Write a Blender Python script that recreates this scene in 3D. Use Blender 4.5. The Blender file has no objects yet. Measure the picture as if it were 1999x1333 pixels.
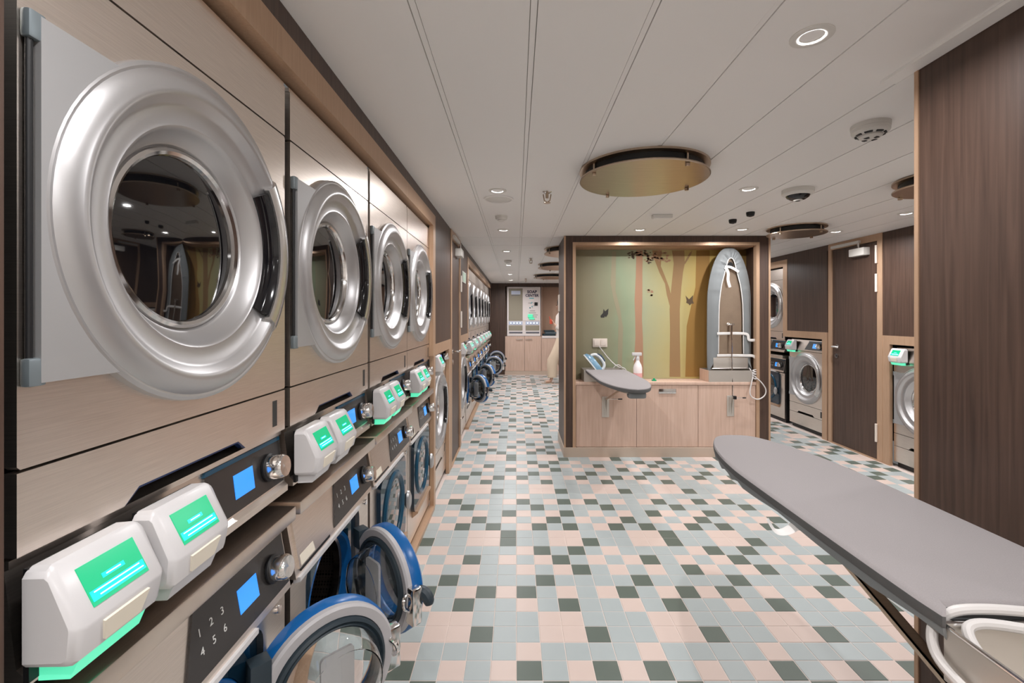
import bpy, bmesh, math, random
from mathutils import Matrix, Vector
random.seed(7)
PI = math.pi
S = bpy.context.scene
COL = S.collection
H = 1.364            # camera height
CEIL = 2.151

# ------------------------------------------------------------------ camera
cd = bpy.data.cameras.new('camera')
cam = bpy.data.objects.new('camera', cd); COL.objects.link(cam)
cam.location = (0, 0, H); cam.rotation_euler = (PI/2, 0, 0)
cd.sensor_width = 36.0; cd.lens = 888/1999*36.0
cd.shift_x = -(1008-999.5)/1999; cd.shift_y = -(666.5-618)/1999
cd.clip_start = 0.02; cd.clip_end = 60
S.camera = cam
# ------------------------------------------------------------------ world
w = bpy.data.worlds.new('world'); S.world = w; w.use_nodes = True
w.node_tree.nodes['Background'].inputs[0].default_value = (0.9, 0.88, 0.86, 1)
w.node_tree.nodes['Background'].inputs[1].default_value = 0.15
# ------------------------------------------------------------------ exposure
S.view_settings.view_transform = 'Standard'; S.view_settings.look = 'None'
S.view_settings.gamma = 1.0; S.view_settings.use_curve_mapping = False
S.view_settings.exposure = 0.0
S.cycles.max_bounces = 14; S.cycles.diffuse_bounces = 8; S.cycles.glossy_bounces = 5
LAMP_W = 5.1        # watts of one ceiling downlight
LAMP_COL = (1.0, 0.98, 0.985)

# ------------------------------------------------------------------ materials
M = {}
def mat(name, col, rough=0.5, metal=0.0, spec=0.5, emit=None, estr=0, trans=0, ior=1.45, coat=0):
    m = bpy.data.materials.new(name); m.use_nodes = True
    b = m.node_tree.nodes['Principled BSDF']
    b.inputs['Base Color'].default_value = (*col, 1)
    b.inputs['Roughness'].default_value = rough
    b.inputs['Metallic'].default_value = metal
    b.inputs['Specular IOR Level'].default_value = spec
    b.inputs['IOR'].default_value = ior
    b.inputs['Transmission Weight'].default_value = trans
    b.inputs['Coat Weight'].default_value = coat
    if emit:
        b.inputs['Emission Color'].default_value = (*emit, 1)
        b.inputs['Emission Strength'].default_value = estr
    M[name] = m
    return m
def nodes(name):
    t = M[name].node_tree
    return t, t.nodes, t.links, t.nodes['Principled BSDF']
def noise_col(name, c1, c2, scale=(1, 1, 1), nscale=5, detail=4, lo=.3, hi=.7, bump=0, dist=0, rough_var=None, coords='Object'):
    t, n, l, b = nodes(name)
    tc = n.new('ShaderNodeTexCoord'); mp = n.new('ShaderNodeMapping'); nz = n.new('ShaderNodeTexNoise'); cr = n.new('ShaderNodeValToRGB')
    mp.inputs['Scale'].default_value = scale
    nz.inputs['Scale'].default_value = nscale; nz.inputs['Detail'].default_value = detail; nz.inputs['Distortion'].default_value = dist
    cr.color_ramp.elements[0].position = lo; cr.color_ramp.elements[0].color = (*c1, 1)
    cr.color_ramp.elements[1].position = hi; cr.color_ramp.elements[1].color = (*c2, 1)
    l.new(tc.outputs[coords], mp.inputs[0]); l.new(mp.outputs[0], nz.inputs[0]); l.new(nz.outputs[0], cr.inputs[0]); l.new(cr.outputs[0], b.inputs['Base Color'])
    if bump:
        bp = n.new('ShaderNodeBump'); bp.inputs['Strength'].default_value = bump; bp.inputs['Distance'].default_value = 0.002
        l.new(nz.outputs[0], bp.inputs['Height']); l.new(bp.outputs[0], b.inputs['Normal'])
    if rough_var:
        mr = n.new('ShaderNodeMapRange'); mr.inputs[3].default_value = rough_var[0]; mr.inputs[4].default_value = rough_var[1]
        l.new(nz.outputs[0], mr.inputs[0]); l.new(mr.outputs[0], b.inputs['Roughness'])

mat('steel', (.60, .53, .47), .24, 1.0); noise_col('steel', (.76, .68, .615), (.86, .775, .705), (2, 2, 90), 6, 3, rough_var=(.27, .37))
mat('steel_top', (.55, .47, .40), .3, 1.0); noise_col('steel_top', (.68, .59, .52), (.76, .67, .59), (60, 2, 2), 6, 3)
mat('aluminium', (.52, .515, .52), .36, .8)
mat('alu_plate', (.44, .44, .445), .5, .6)
mat('alu_dark', (.22, .26, .28), .4, .5)
mat('chrome', (.75, .74, .73), .12, 1.0)
mat('chrome_soft', (.70, .69, .68), .22, .95)
mat('disc_steel', (.50, .40, .31), .28, 1.0); noise_col('disc_steel', (.47, .37, .285), (.54, .43, .33), (2, 60, 2), 5, 3)
mat('black', (.008, .008, .009), .45)
mat('black_gloss', (.006, .006, .008), .08, 0, .6)
mat('dark_gap', (.012, .010, .009), .7)  # machine bodies and backings; shade of the open gaps put into the colour
mat('window_glass', (.004, .004, .005), .02, 0, .9, coat=.6)
mat('glass', (.95, .97, .97), .02, 0, .5, trans=1.0, ior=1.35)
mat('smoke_glass', (.55, .62, .66), .03, 0, .5, trans=1.0, ior=1.3)
mat('navy_glass', (.004, .018, .035), .05, 0, .8)
mat('blue_plastic', (.006, .105, .33), .28)
mat('navy_edge', (.012, .03, .10), .3)
mat('teal_ring', (.008, .055, .10), .2)
mat('grey_plastic', (.42, .41, .42), .4)
mat('rubber', (.022, .035, .045), .45)
mat('panel_dark', (.030, .027, .026), .25)
mat('white_plastic', (.60, .59, .595), .3)
mat('cream_plastic', (.80, .74, .62), .35)
mat('ivory_plastic', (.70, .62, .55), .35)
mat('green_pad', (.25, .8, .6), .3, emit=(.03, .75, .38), estr=.7)
mat('clear_pad', (.62, .62, .63), .3)
mat('screen_green', (.0, .25, .12), .2, emit=(.0, .42, .17), estr=.9)
mat('screen_cyan', (.0, .4, .45), .2, emit=(.0, .62, .66), estr=1.0)
mat('screen_white', (.7, .9, .9), .2, emit=(.55, .95, .95), estr=1.0)
mat('screen_blue', (.02, .15, .5), .2, emit=(.035, .28, .92), estr=1.0)
mat('digit', (.6, .6, .58), .4)
mat('lamp', (1, 1, 1), .3, emit=(1, .97, .93), estr=9)
mat('led', (1, 1, 1), .3, emit=(.50, .72, 1), estr=1.1)
mat('ceiling_white', (.88, .86, .84), .5)
mat('ceiling_joint', (.6, .58, .55), .5)
mat('device_white', (.72, .70, .66), .4)
mat('bronze', (.33, .195, .115), .38, .35); noise_col('bronze', (.48, .315, .205), (.54, .36, .24), (40, 40, 2), 4, 2)
mat('skirt', (.52, .42, .34), .35)
mat('dark_wood', (.1, .06, .045), .42); noise_col('dark_wood', (.044, .025, .018), (.098, .058, .042), (22, 22, .7), 3.2, 8, .25, .75, bump=.1, dist=.5)
mat('light_wood', (.5, .33, .25), .42); noise_col('light_wood', (.55, .38, .295), (.65, .475, .385), (15, 15, .8), 3.5, 6, .3, .7, dist=.5)
mat('pale_wall', (.74, .70, .66), .5)  # unseen walls around and behind the camera, made up pale to bounce light
mat('beige_wall', (.55, .36, .26), .5)
mat('tile_pink', (.61, .49, .44), .36, 0, .35); mat('tile_grey', (.385, .43, .43), .36, 0, .35); mat('tile_dark', (.125, .155, .13), .38, 0, .35); mat('grout', (.66, .56, .51), .6)
for nm, a, b_ in (('tile_pink', (.59, .475, .425), (.64, .52, .465)), ('tile_grey', (.365, .41, .415), (.41, .455, .455)), ('tile_dark', (.095, .120, .100), (.120, .147, .125))):
    noise_col(nm, a, b_, (1, 1, 1), 4.5, 2, .35, .65)
mat('board_cloth', (.27, .25, .25), .9); noise_col('board_cloth', (.262, .242, .243), (.288, .268, .269), (1, 1, 1), 420, 2, bump=.08)
mat('cover_cloth', (.20, .215, .22), .85)
mat('cover_edge', (.10, .10, .10), .8)
mat('tape', (.70, .68, .66), .8)
mat('cord', (.60, .58, .565), .45)
mat('box_steel', (.62, .58, .53), .38, .75)
mat('bottle', (.86, .80, .80), .25); mat('bottle_pink', (.80, .42, .42), .3)
mat('iron_blue', (.16, .30, .42), .25); mat('iron_white', (.75, .78, .80), .25); mat('iron_dark', (.02, .05, .10), .3)
mat('green_bit', (.0, .35, .15), .4)
mat('cloth_dark', (.03, .045, .055), .9); mat('cloth_grey', (.10, .13, .15), .9)
mat('trousers', (.66, .53, .40), .85); mat('shirt', (.78, .71, .66), .85); mat('skin', (.58, .36, .26), .55); mat('sandal', (.50, .40, .32), .7)
mat('hair', (.02, .015, .012), .5); mat('red_item', (.62, .09, .045), .5)
mat('soap_white', (.74, .68, .66), .4); mat('soap_window', (.30, .27, .21), .15); mat('soap_text', (.012, .008, .05), .5); mat('soap_teal', (.12, .42, .48), .5); mat('soap_green', (.1, .6, .35), .3, emit=(.06, .6, .32), estr=.7)
mat('soap_strip', (.50, .55, .68), .3); mat('slot_grey', (.12, .12, .14), .4)
mat('label_dark', (.03, .03, .03), .5); mat('print_grey', (.45, .42, .40), .6); mat('red_dot', (.5, .03, .03), .4)
mat('sign_green', (.45, .58, .47), .4)
mat('trunk_pink', (.375, .215, .13), .7); mat('trunk_brown', (.30, .185, .085), .7); mat('trunk_ochre', (.30, .165, .04), .7); mat('trunk_far', (.30, .27, .175), .7)
mat('foliage_print', (.115, .085, .055), .7); mat('foliage_far', (.27, .22, .14), .7); mat('butterfly_print', (.035, .033, .03), .7); mat('butterfly_brown', (.10, .065, .035), .7)
# drum: fine perforation
mat('drum', (.05, .045, .04), .35, .9)
t, n, l, b = nodes('drum')
tc = n.new('ShaderNodeTexCoord'); mp = n.new('ShaderNodeMapping'); mp.inputs['Scale'].default_value = (90, 90, 90); vo = n.new('ShaderNodeTexVoronoi'); vo.inputs['Randomness'].default_value = 0.1; vo.inputs['Scale'].default_value = 1
cr = n.new('ShaderNodeValToRGB'); cr.color_ramp.elements[0].position = .25; cr.color_ramp.elements[0].color = (.004, .003, .003, 1); cr.color_ramp.elements[1].position = .45; cr.color_ramp.elements[1].color = (.16, .13, .11, 1)
l.new(tc.outputs['Object'], mp.inputs[0]); l.new(mp.outputs[0], vo.inputs[0]); l.new(vo.outputs['Distance'], cr.inputs[0]); l.new(cr.outputs[0], b.inputs['Base Color'])
# mural print: green on the one side, ochre on the other (object coordinates are metres from the mural's corner)
mat('mural', (.3, .25, .12), .65)
t, n, l, b = nodes('mural')
tc = n.new('ShaderNodeTexCoord'); sx = n.new('ShaderNodeSeparateXYZ'); nz = n.new('ShaderNodeTexNoise'); nz.inputs['Scale'].default_value = 2.2; nz.inputs['Detail'].default_value = 3
ma = n.new('ShaderNodeMath'); ma.operation = 'MULTIPLY_ADD'; ma.inputs[1].default_value = .35
mr = n.new('ShaderNodeMapRange'); mr.inputs[1].default_value = .17; mr.inputs[2].default_value = 1.95
cr = n.new('ShaderNodeValToRGB'); e = cr.color_ramp.elements
e[0].position = 0; e[0].color = (.235, .20, .115, 1); e[1].position = 1; e[1].color = (.17, .095, .02, 1)
for p, c in ((.14, (.245, .225, .145)), (.24, (.25, .262, .165)), (.31, (.26, .315, .20)), (.40, (.34, .36, .23)), (.55, (.43, .385, .19)), (.74, (.47, .35, .11)), (.86, (.40, .27, .06)), (.93, (.24, .14, .03))):
    x = e.new(p); x.color = (*c, 1)
l.new(tc.outputs['Object'], sx.inputs[0]); l.new(tc.outputs['Object'], nz.inputs[0]); l.new(nz.outputs[0], ma.inputs[0]); l.new(sx.outputs[0], ma.inputs[2]); l.new(ma.outputs[0], mr.inputs[0]); l.new(mr.outputs[0], cr.inputs[0]); l.new(cr.outputs[0], b.inputs['Base Color'])

# ------------------------------------------------------------------ mesh builder
class MB:
    def __init__(s): s.v = []; s.f = []; s.m = []; s.mi = 0
    def add(s, vs, fs):
        o = len(s.v); s.v += [tuple(p) for p in vs]; s.f += [tuple(i+o for i in f) for f in fs]; s.m += [s.mi]*len(fs); return s
    def box(s, x0, x1, y0, y1, z0, z1, bev=0):
        if bev <= 0:
            vs = [(x, y, z) for z in (z0, z1) for y in (y0, y1) for x in (x0, x1)]
            return s.add(vs, [(0, 2, 3, 1), (4, 5, 7, 6), (0, 1, 5, 4), (2, 6, 7, 3), (0, 4, 6, 2), (1, 3, 7, 5)])
        bm = bmesh.new(); bmesh.ops.create_cube(bm, size=1)
        for v in bm.verts: v.co = Vector(((x0+x1)/2+v.co.x*(x1-x0), (y0+y1)/2+v.co.y*(y1-y0), (z0+z1)/2+v.co.z*(z1-z0)))
        bmesh.ops.bevel(bm, geom=bm.edges[:], offset=bev, segments=2, affect='EDGES', profile=.6)
        bm.verts.index_update()
        s.add([v.co for v in bm.verts], [[v.index for v in f.verts] for f in bm.faces]); bm.free(); return s
    def prism(s, pts, a0, a1, axis='x'):
        """closed polygon pts (2D) extruded along axis from a0 to a1"""
        n = len(pts)
        def P(p, a):
            return {'x': (a, p[0], p[1]), 'y': (p[0], a, p[1]), 'z': (p[0], p[1], a)}[axis]
        vs = [P(p, a0) for p in pts]+[P(p, a1) for p in pts]
        fs = [tuple(range(n))[::-1], tuple(range(n, 2*n))]+[(i, (i+1) % n, n+(i+1) % n, n+i) for i in range(n)]
        return s.add(vs, fs)
    def lathe(s, prof, seg=48, axis='x', c=(0, 0, 0), a0=0, a1=2*PI, cap=False):
        """prof: list of (radius, along-axis)"""
        full = abs(a1-a0-2*PI) < 1e-6; k = seg if full else seg+1
        vs = []
        for i in range(k):
            a = a0+(a1-a0)*i/seg; ca, sa = math.cos(a), math.sin(a)
            for r, h in prof:
                vs.append({'x': (c[0]+h, c[1]+r*ca, c[2]+r*sa), 'z': (c[0]+r*ca, c[1]+r*sa, c[2]+h), 'y': (c[0]+r*ca, c[1]+h, c[2]+r*sa)}[axis])
        n = len(prof); fs = []
        for i in range(seg):
            j = (i+1) % k
            for q in range(n-1): fs.append((i*n+q, j*n+q, j*n+q+1, i*n+q+1))
        if cap and not full:
            fs.append(tuple(range(n))); fs.append(tuple((k-1)*n+q for q in range(n))[::-1])
        return s.add(vs, fs)
    def disc(s, r, h, seg=48, axis='x', c=(0, 0, 0)):
        vs = []
        for i in range(seg):
            a = 2*PI*i/seg; ca, sa = r*math.cos(a), r*math.sin(a)
            vs.append({'x': (c[0]+h, c[1]+ca, c[2]+sa), 'z': (c[0]+ca, c[1]+sa, c[2]+h), 'y': (c[0]+ca, c[1]+h, c[2]+sa)}[axis])
        return s.add(vs, [tuple(range(seg))])
    def cyl(s, r, h0, h1, seg=24, axis='x', c=(0, 0, 0)):
        b = min(r*.12, abs(h1-h0)*.3)
        sg = 1 if h1 > h0 else -1
        s.lathe([(1e-5, h0), (r-b, h0), (r, h0+sg*b), (r, h1-sg*b), (r-b, h1), (1e-5, h1)], seg, axis, c); return s
    def tube(s, pts, r, seg=8, closed=False, flat=None, thin=1):
        pts = [Vector(p) for p in pts]; n = len(pts); rs = r if isinstance(r, (list, tuple)) else [r]*n
        vs = []; up = Vector((0, 0, 1)); prev = None
        for i, p in enumerate(pts):
            d = (pts[min(i+1, n-1)]-pts[max(i-1, 0)]).normalized()
            if prev is None:
                a = d.cross(up) if abs(d.z) < .95 else d.cross(Vector((1, 0, 0)))
            else:
                a = prev-d*prev.dot(d)
            a.normalize(); prev = a; bb = d.cross(a)
            for q in range(seg):
                t_ = 2*PI*q/seg
                vs.append(p+a*math.cos(t_)*rs[i]*thin+bb*math.sin(t_)*rs[i]*(flat or 1))
        fs = [(i*seg+q, i*seg+(q+1) % seg, (i+1)*seg+(q+1) % seg, (i+1)*seg+q) for i in range(n-1) for q in range(seg)]
        fs += [tuple(range(seg))[::-1], tuple((n-1)*seg+q for q in range(seg))]
        return s.add(vs, fs)
    def xf(s, mtx, frm=0):
        for i in range(frm, len(s.v)): s.v[i] = tuple(mtx @ Vector(s.v[i]))
        return s
    def mesh(s, name, mats, smooth=True, ang=35):
        me = bpy.data.meshes.new(name); me.from_pydata(s.v, [], s.f)
        for m_ in (mats if isinstance(mats, (list, tuple)) else [mats]): me.materials.append(M[m_])
        me.polygons.foreach_set('material_index', s.m)
        bm = bmesh.new(); bm.from_mesh(me); bmesh.ops.recalc_face_normals(bm, faces=bm.faces[:]); bm.to_mesh(me); bm.free()
        if smooth:
            me.polygons.foreach_set('use_smooth', [True]*len(me.polygons)); me.set_sharp_from_angle(angle=math.radians(ang))
        me.update(); return me
def spline(pts, n=8):
    pts = [Vector(p) for p in pts]; out = []
    for i in range(len(pts)-1):
        p0 = pts[max(i-1, 0)]; p1 = pts[i]; p2 = pts[i+1]; p3 = pts[min(i+2, len(pts)-1)]
        for k in range(n):
            t_ = k/n
            out.append(.5*((2*p1)+(p2-p0)*t_+(2*p0-5*p1+4*p2-p3)*t_*t_+(3*p1-p0-3*p2+p3)*t_**3))
    out.append(pts[-1]); return out

# ------------------------------------------------------------------ objects
def obj(name, me, parent=None, loc=(0, 0, 0), rot=(0, 0, 0), label=None):
    o = bpy.data.objects.new(name, me); COL.objects.link(o); o.location = loc; o.rotation_euler = rot
    if parent: o.parent = parent
    if label: o['label'] = label
    return o
def part(name, mb, mats, parent, label=None, smooth=True, ang=35): return obj(name, mb.mesh(name, mats, smooth, ang), parent, label=label)
def tag(o, label, cat, group=None):
    o['label'] = label; o['category'] = cat
    if group: o['group'] = group
    return o
def thing(name, label, cat, loc=(0, 0, 0), rz=0, group=None):
    return tag(obj(name, None, None, loc, (0, 0, rz)), label, cat, group)
def struct(o): o['kind'] = 'structure'; return o
def copy_tree(o, parent=None):
    c = o.copy(); COL.objects.link(c); c.parent = parent
    for ch in o.children: copy_tree(ch, c)
    return c
def B(*a, **k): return MB().box(*a, **k)
def text_mesh(s, size, mtx, m_, extrude=.0006, bold=0):
    cu = bpy.data.curves.new('text', 'FONT'); cu.body = s; cu.size = size; cu.align_x = 'CENTER'; cu.align_y = 'CENTER'; cu.extrude = extrude; cu.resolution_u = 3; cu.offset = size*bold
    o = bpy.data.objects.new('tmp', cu); COL.objects.link(o); bpy.context.view_layer.update()
    me = bpy.data.meshes.new_from_object(o.evaluated_get(bpy.context.evaluated_depsgraph_get()))
    bpy.data.objects.remove(o); me.transform(mtx); me.materials.clear(); me.materials.append(M[m_]); return me

# ================================================================== FLOOR
XF0, XF1, YB, YF = -.66, 3.52, -2.5, 10.70
floor = struct(part('floor', B(XF0, XF1, YB, YF, -.06, -.0014), 'grout', None))
PAT = ['PGGGGPGGGG', 'GPPDGGPPDG', 'GPPGGGPPGG', 'PGDGGPGDGG', 'DGPGPDGPDP', 'GDGGGGDGGG', 'PGPDGPGPGD', 'GPDGPGPDGP',
       'PDGDGPGGGG', 'GGPPDGGPPD', 'GGPPGGGPPD', 'PDGDGPDGDG', 'GPDGPGPDGP', 'PGPDGPGPGD', 'GDGGGGDGGG', 'DGPDPDGPGP']
def tile_kind(k, c):
    if (k, c) == (6, -1): return 'G'
    return PAT[k % 16][c % 10]
TM = {'P': 'tile_pink', 'G': 'tile_grey', 'D': 'tile_dark'}
def tile_mb(mb, x, y):
    a, b_, d = .0012, .0988, .0015; z0 = -.0015
    vs = [(x+a, y+a, z0), (x+b_, y+a, z0), (x+b_, y+b_, z0), (x+a, y+b_, z0), (x+a+d, y+a+d, 0), (x+b_-d, y+a+d, 0), (x+b_-d, y+b_-d, 0), (x+a+d, y+b_-d, 0)]
    return mb.add(vs, [(4, 5, 6, 7), (0, 1, 5, 4), (1, 2, 6, 5), (2, 3, 7, 6), (3, 0, 4, 7)])
tile_me = {k: tile_mb(MB(), 0, 0).mesh('tile', TM[k], smooth=False) for k in 'PGD'}
Y0 = 1.8054
cells = []
for k in range(-43, 89):
    for c in range(-6, 34):
        x, y = c*.1, Y0+k*.1
        if y+.1 > YF-.02 or x < -.62 or x+.1 > 3.44: continue
        cells.append((y, x, k, c))
def shown(x, y):
    cx, cy = x+.05, y+.05
    if cy < 1.66: return False
    px = 1008+888*cx/cy; py = 618+888*H/cy
    if py > 1325 or px > 1775 or px < 700: return False
    if cx > .72 and cx < 1.2 and 0 < cy: # hidden behind the near ironing board
        pass
    if py > 850 and px > 1400 and py < 850+(px-1400)*.95: return False
    if cx < -.5: return False
    return True
cand = sorted([q for q in cells if shown(q[1], q[0])])[:300]
near = set((q[2], q[3]) for q in cand)
rest = MB(); order = ['P', 'G', 'D']
for y, x, k, c in cells:
    kd = tile_kind(k, c)
    if (k, c) in near: obj('floor_tile', tile_me[kd], floor, (x, y, 0))
    else: rest.mi = order.index(kd); tile_mb(rest, x, y)
r_ = part('floor_tiles', rest, [TM[q] for q in order], floor, smooth=False); r_['kind'] = 'stuff'

# ================================================================== CEILING
ceil_ = struct(part('ceiling', B(XF0, XF1, YB, YF, CEIL+.012, CEIL+.08), 'ceiling_joint', None))
xs = [.045+.3075*k for k in range(-2, 12)]
edges = [-.60]+[x for x in xs if x > -.55 and x < 3.40]+[3.44]
rows = [(YB, 1.0), (1.0, 4.515), (4.52, 5.02), (5.025, 7.8), (7.805, YF)]
for i in range(len(edges)-1):
    for j, (ya, yb) in enumerate(rows):
        g = .0105; a = edges[i]+(g if i else 0); b_ = edges[i+1]-(g if i < len(edges)-2 else 0)
        part('ceiling_panel', B(a, b_, ya, yb-.003, CEIL, CEIL+.0115), 'ceiling_white', ceil_, smooth=False)
        if i: 
            x = edges[i]
            part('joint_strip', B(x-.0082, x+.0082, ya, yb-.003, CEIL+.0025, CEIL+.0118), 'ceiling_white', ceil_, smooth=False)

# ================================================================== WALLS
XL = -.588; XR = 3.42
def lwall(name, y0, y1, z0, z1, x1, m_, parent, th=.02, bev=0): return part(name, B(x1-th, x1, y0, y1, z0, z1, bev), m_, parent)
def rwall(name, y0, y1, z0, z1, x0, m_, parent, th=.02, bev=0): return part(name, B(x0, x0+th, y0, y1, z0, z1, bev), m_, parent)
# the walls stand behind the machines; their panelling and niche frames are parts
wl = struct(part('wall_left', B(-1.36, -1.30, YB, YF, 0, CEIL), 'dark_gap', None))
wr = struct(part('wall_right', B(4.14, 4.20, YB, YF, 0, CEIL), 'dark_gap', None))
wf = struct(part('wall_far', B(-1.36, 4.2, YF+.35, YF+.41, 0, CEIL), 'beige_wall', None))
wb = struct(part('wall_back', B(-1.36, 4.2, YB-.06, YB, 0, CEIL), 'pale_wall', None))
T0, T1, T2 = 2.006, 2.088, CEIL-.001
L0, L1 = 1.085, 1.165
# left wall
lwall('wood_panel', .30, .522, 0, T2, XL, 'dark_wood', wl)
lwall('pale_panel', YB, .30, 0, T2, XL, 'pale_wall', wl)  # invented out-of-view stretch, pale to throw light back into the room
lwall('top_panel', .522, YF, T1, T2, XL, 'dark_wood', wl)
lwall('frame_top_band', .522, 3.285, T0, T1, XL+.004, 'bronze', wl, .055)
lwall('frame_upright', 3.2, 3.285, L1, T0, XL+.004, 'bronze', wl, .03)
lwall('frame_divider', 3.222, 3.285, 0, L0, XL+.004, 'bronze', wl, .03)
lwall('frame_step_band', 3.2, 4.06, L0, L1, XL+.004, 'bronze', wl, .03)
lwall('frame_upright', 3.95, 4.06, 0, L0, XL+.004, 'bronze', wl, .03)
lwall('wood_panel', 3.285, 4.06, L1, T1, XL, 'dark_wood', wl)
lwall('wood_panel', 4.80, 5.47, L1, T1, XL, 'dark_wood', wl)
lwall('frame_step_band', 4.80, 5.55, L0, L1, XL+.004, 'bronze', wl, .03)
lwall('frame_upright', 4.77, 4.83, 0, L0, XL+.004, 'bronze', wl, .03)
lwall('frame_upright', 5.47, 5.55, L1, T0, XL+.004, 'bronze', wl, .03)
lwall('frame_top_band', 5.47, 10.34, T0, T1, XL+.004, 'bronze', wl, .055)
lwall('wood_panel', 10.34, YF, 0, T1, XL, 'dark_wood', wl)
# right wall (faces the aisle, -x)
rwall('top_panel', YB, YF, T1, T2, XR, 'dark_wood', wr)
R0, R1 = 1.11, 1.19
rwall('wood_panel', 5.005, 5.74, R1, T1, XR, 'dark_wood', wr)
rwall('frame_upright', 5.74, 5.83, R1, T0, XR-.004, 'bronze', wr, .03)
rwall('frame_top_band', 5.74, 6.6, T0, T1, XR-.004, 'bronze', wr, .055)
rwall('frame_step_band', 5.005, 5.83, R0, R1, XR-.004, 'bronze', wr, .03)
rwall('frame_upright', 5.005, 5.085, 0, R0, XR-.004, 'bronze', wr, .03)
rwall('wood_panel', 2.2, 4.255, R1, T1, XR, 'dark_wood', wr)
rwall('frame_step_band', 3.40, 4.255, R0, R1, XR-.004, 'bronze', wr, .03)
rwall('frame_upright', 4.165, 4.255, 0, R0, XR-.004, 'bronze', wr, .03)
rwall('frame_upright', 3.40, 3.49, 0, R0, XR-.004, 'bronze', wr, .03)
rwall('wood_panel', 2.2, 3.40, 0, R1, XR, 'dark_wood', wr)
rwall('pale_panel', YB, 2.2, 0, T1, XR, 'pale_wall', wr)  # out-of-view stretch, kept pale for added bounce light
rwall('wood_panel', 6.6, YF, 0, T1, XR, 'dark_wood', wr)
# skirting under the machine banks
struct(part('baseboard_left', MB().box(-.64, -.577, .535, 3.222, 0, .026), 'bronze', None))
struct(part('baseboard_far_left', MB().box(-.64, -.577, 5.5, 10.34, 0, .026), 'bronze', None))

# doors
def door(n, side, ya, yb, hinge_far, ztop=2.07):
    """door leaf between ya and yb in the left (side=+1 faces +x) or right (-1) wall"""
    X = XL if side > 0 else XR
    def bx(x0, x1, y0, y1, z0, z1, bev=0):
        a, b_ = X+side*x0, X+side*x1
        return B(min(a, b_), max(a, b_), y0, y1, z0, z1, bev)
    d = struct(part('door_%d' % n, bx(-.05, -.008, ya, yb, .012, ztop), 'dark_wood', None))
    part('door_frame', bx(-.03, .006, ya-.065, ya-.003, 0, T2), 'bronze', d)
    part('door_frame', bx(-.03, .006, yb+.003, yb+.05, 0, T2), 'bronze', d)
    part('door_frame', bx(-.03, .006, ya-.003, yb+.003, ztop+.003, T2), 'bronze', d)
    part('threshold', bx(-.05, .008, ya, yb, 0, .01), 'bronze', d)
    yh = yb+.004 if hinge_far else ya-.004
    for z0 in (.18, 1.60, 1.87) if side < 0 else (.14, 1.25, 1.62):
        part('hinge', MB().cyl(.011, z0, z0+.17, 12, 'z', (X+side*.014, yh, 0)), 'ivory_plastic', d)
    # closer
    m_ = .32*(yb-ya)
    y1, y0 = (yb-.10, yb-.10-m_) if hinge_far else (ya+.10+m_, ya+.10)
    cl = part('door_closer', bx(-.009, .055, y0, y1, ztop-.115, ztop-.04, .006), 'device_white', d, 'white door closer body')
    ye = ya+.02 if hinge_far else yb-.02
    part('closer_rail', bx(.006, .03, min(ye, (y0+y1)/2), max(ye, (y0+y1)/2), ztop+.012, ztop+.04, .003), 'device_white', cl)
    part('closer_arm', MB().tube([(X+side*.03, (y0+y1)/2, ztop-.04), (X+side*.03, (y0+y1)/2, ztop+.014)], .01, 8), 'chrome', cl)
    # lever handle
    yk = ya+.07 if hinge_far else yb-.07
    s2 = 1 if hinge_far else -1
    hd = part('lever_handle', MB().cyl(.024, X-side*.009, X+side*.003, 20, 'x', (0, yk, 1.045)).tube(spline([(X, yk, 1.045), (X+side*.05, yk, 1.045), (X+side*.06, yk+s2*.03, 1.045), (X+side*.06, yk+s2*.12, 1.045)], 5), .009, 10), 'chrome', d)
    lk = MB().lathe([(.02, X-side*.009), (.024, X+side*.004), (.014, X+side*.004), (.012, X-side*.009)], 20, 'x', (0, yk, .945))
    part('lock_ring', lk, 'chrome', hd)
    return d
door(1, 1, 4.125, 4.72, True)
door(2, -1, 4.31, 4.93, False, 2.08)

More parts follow.
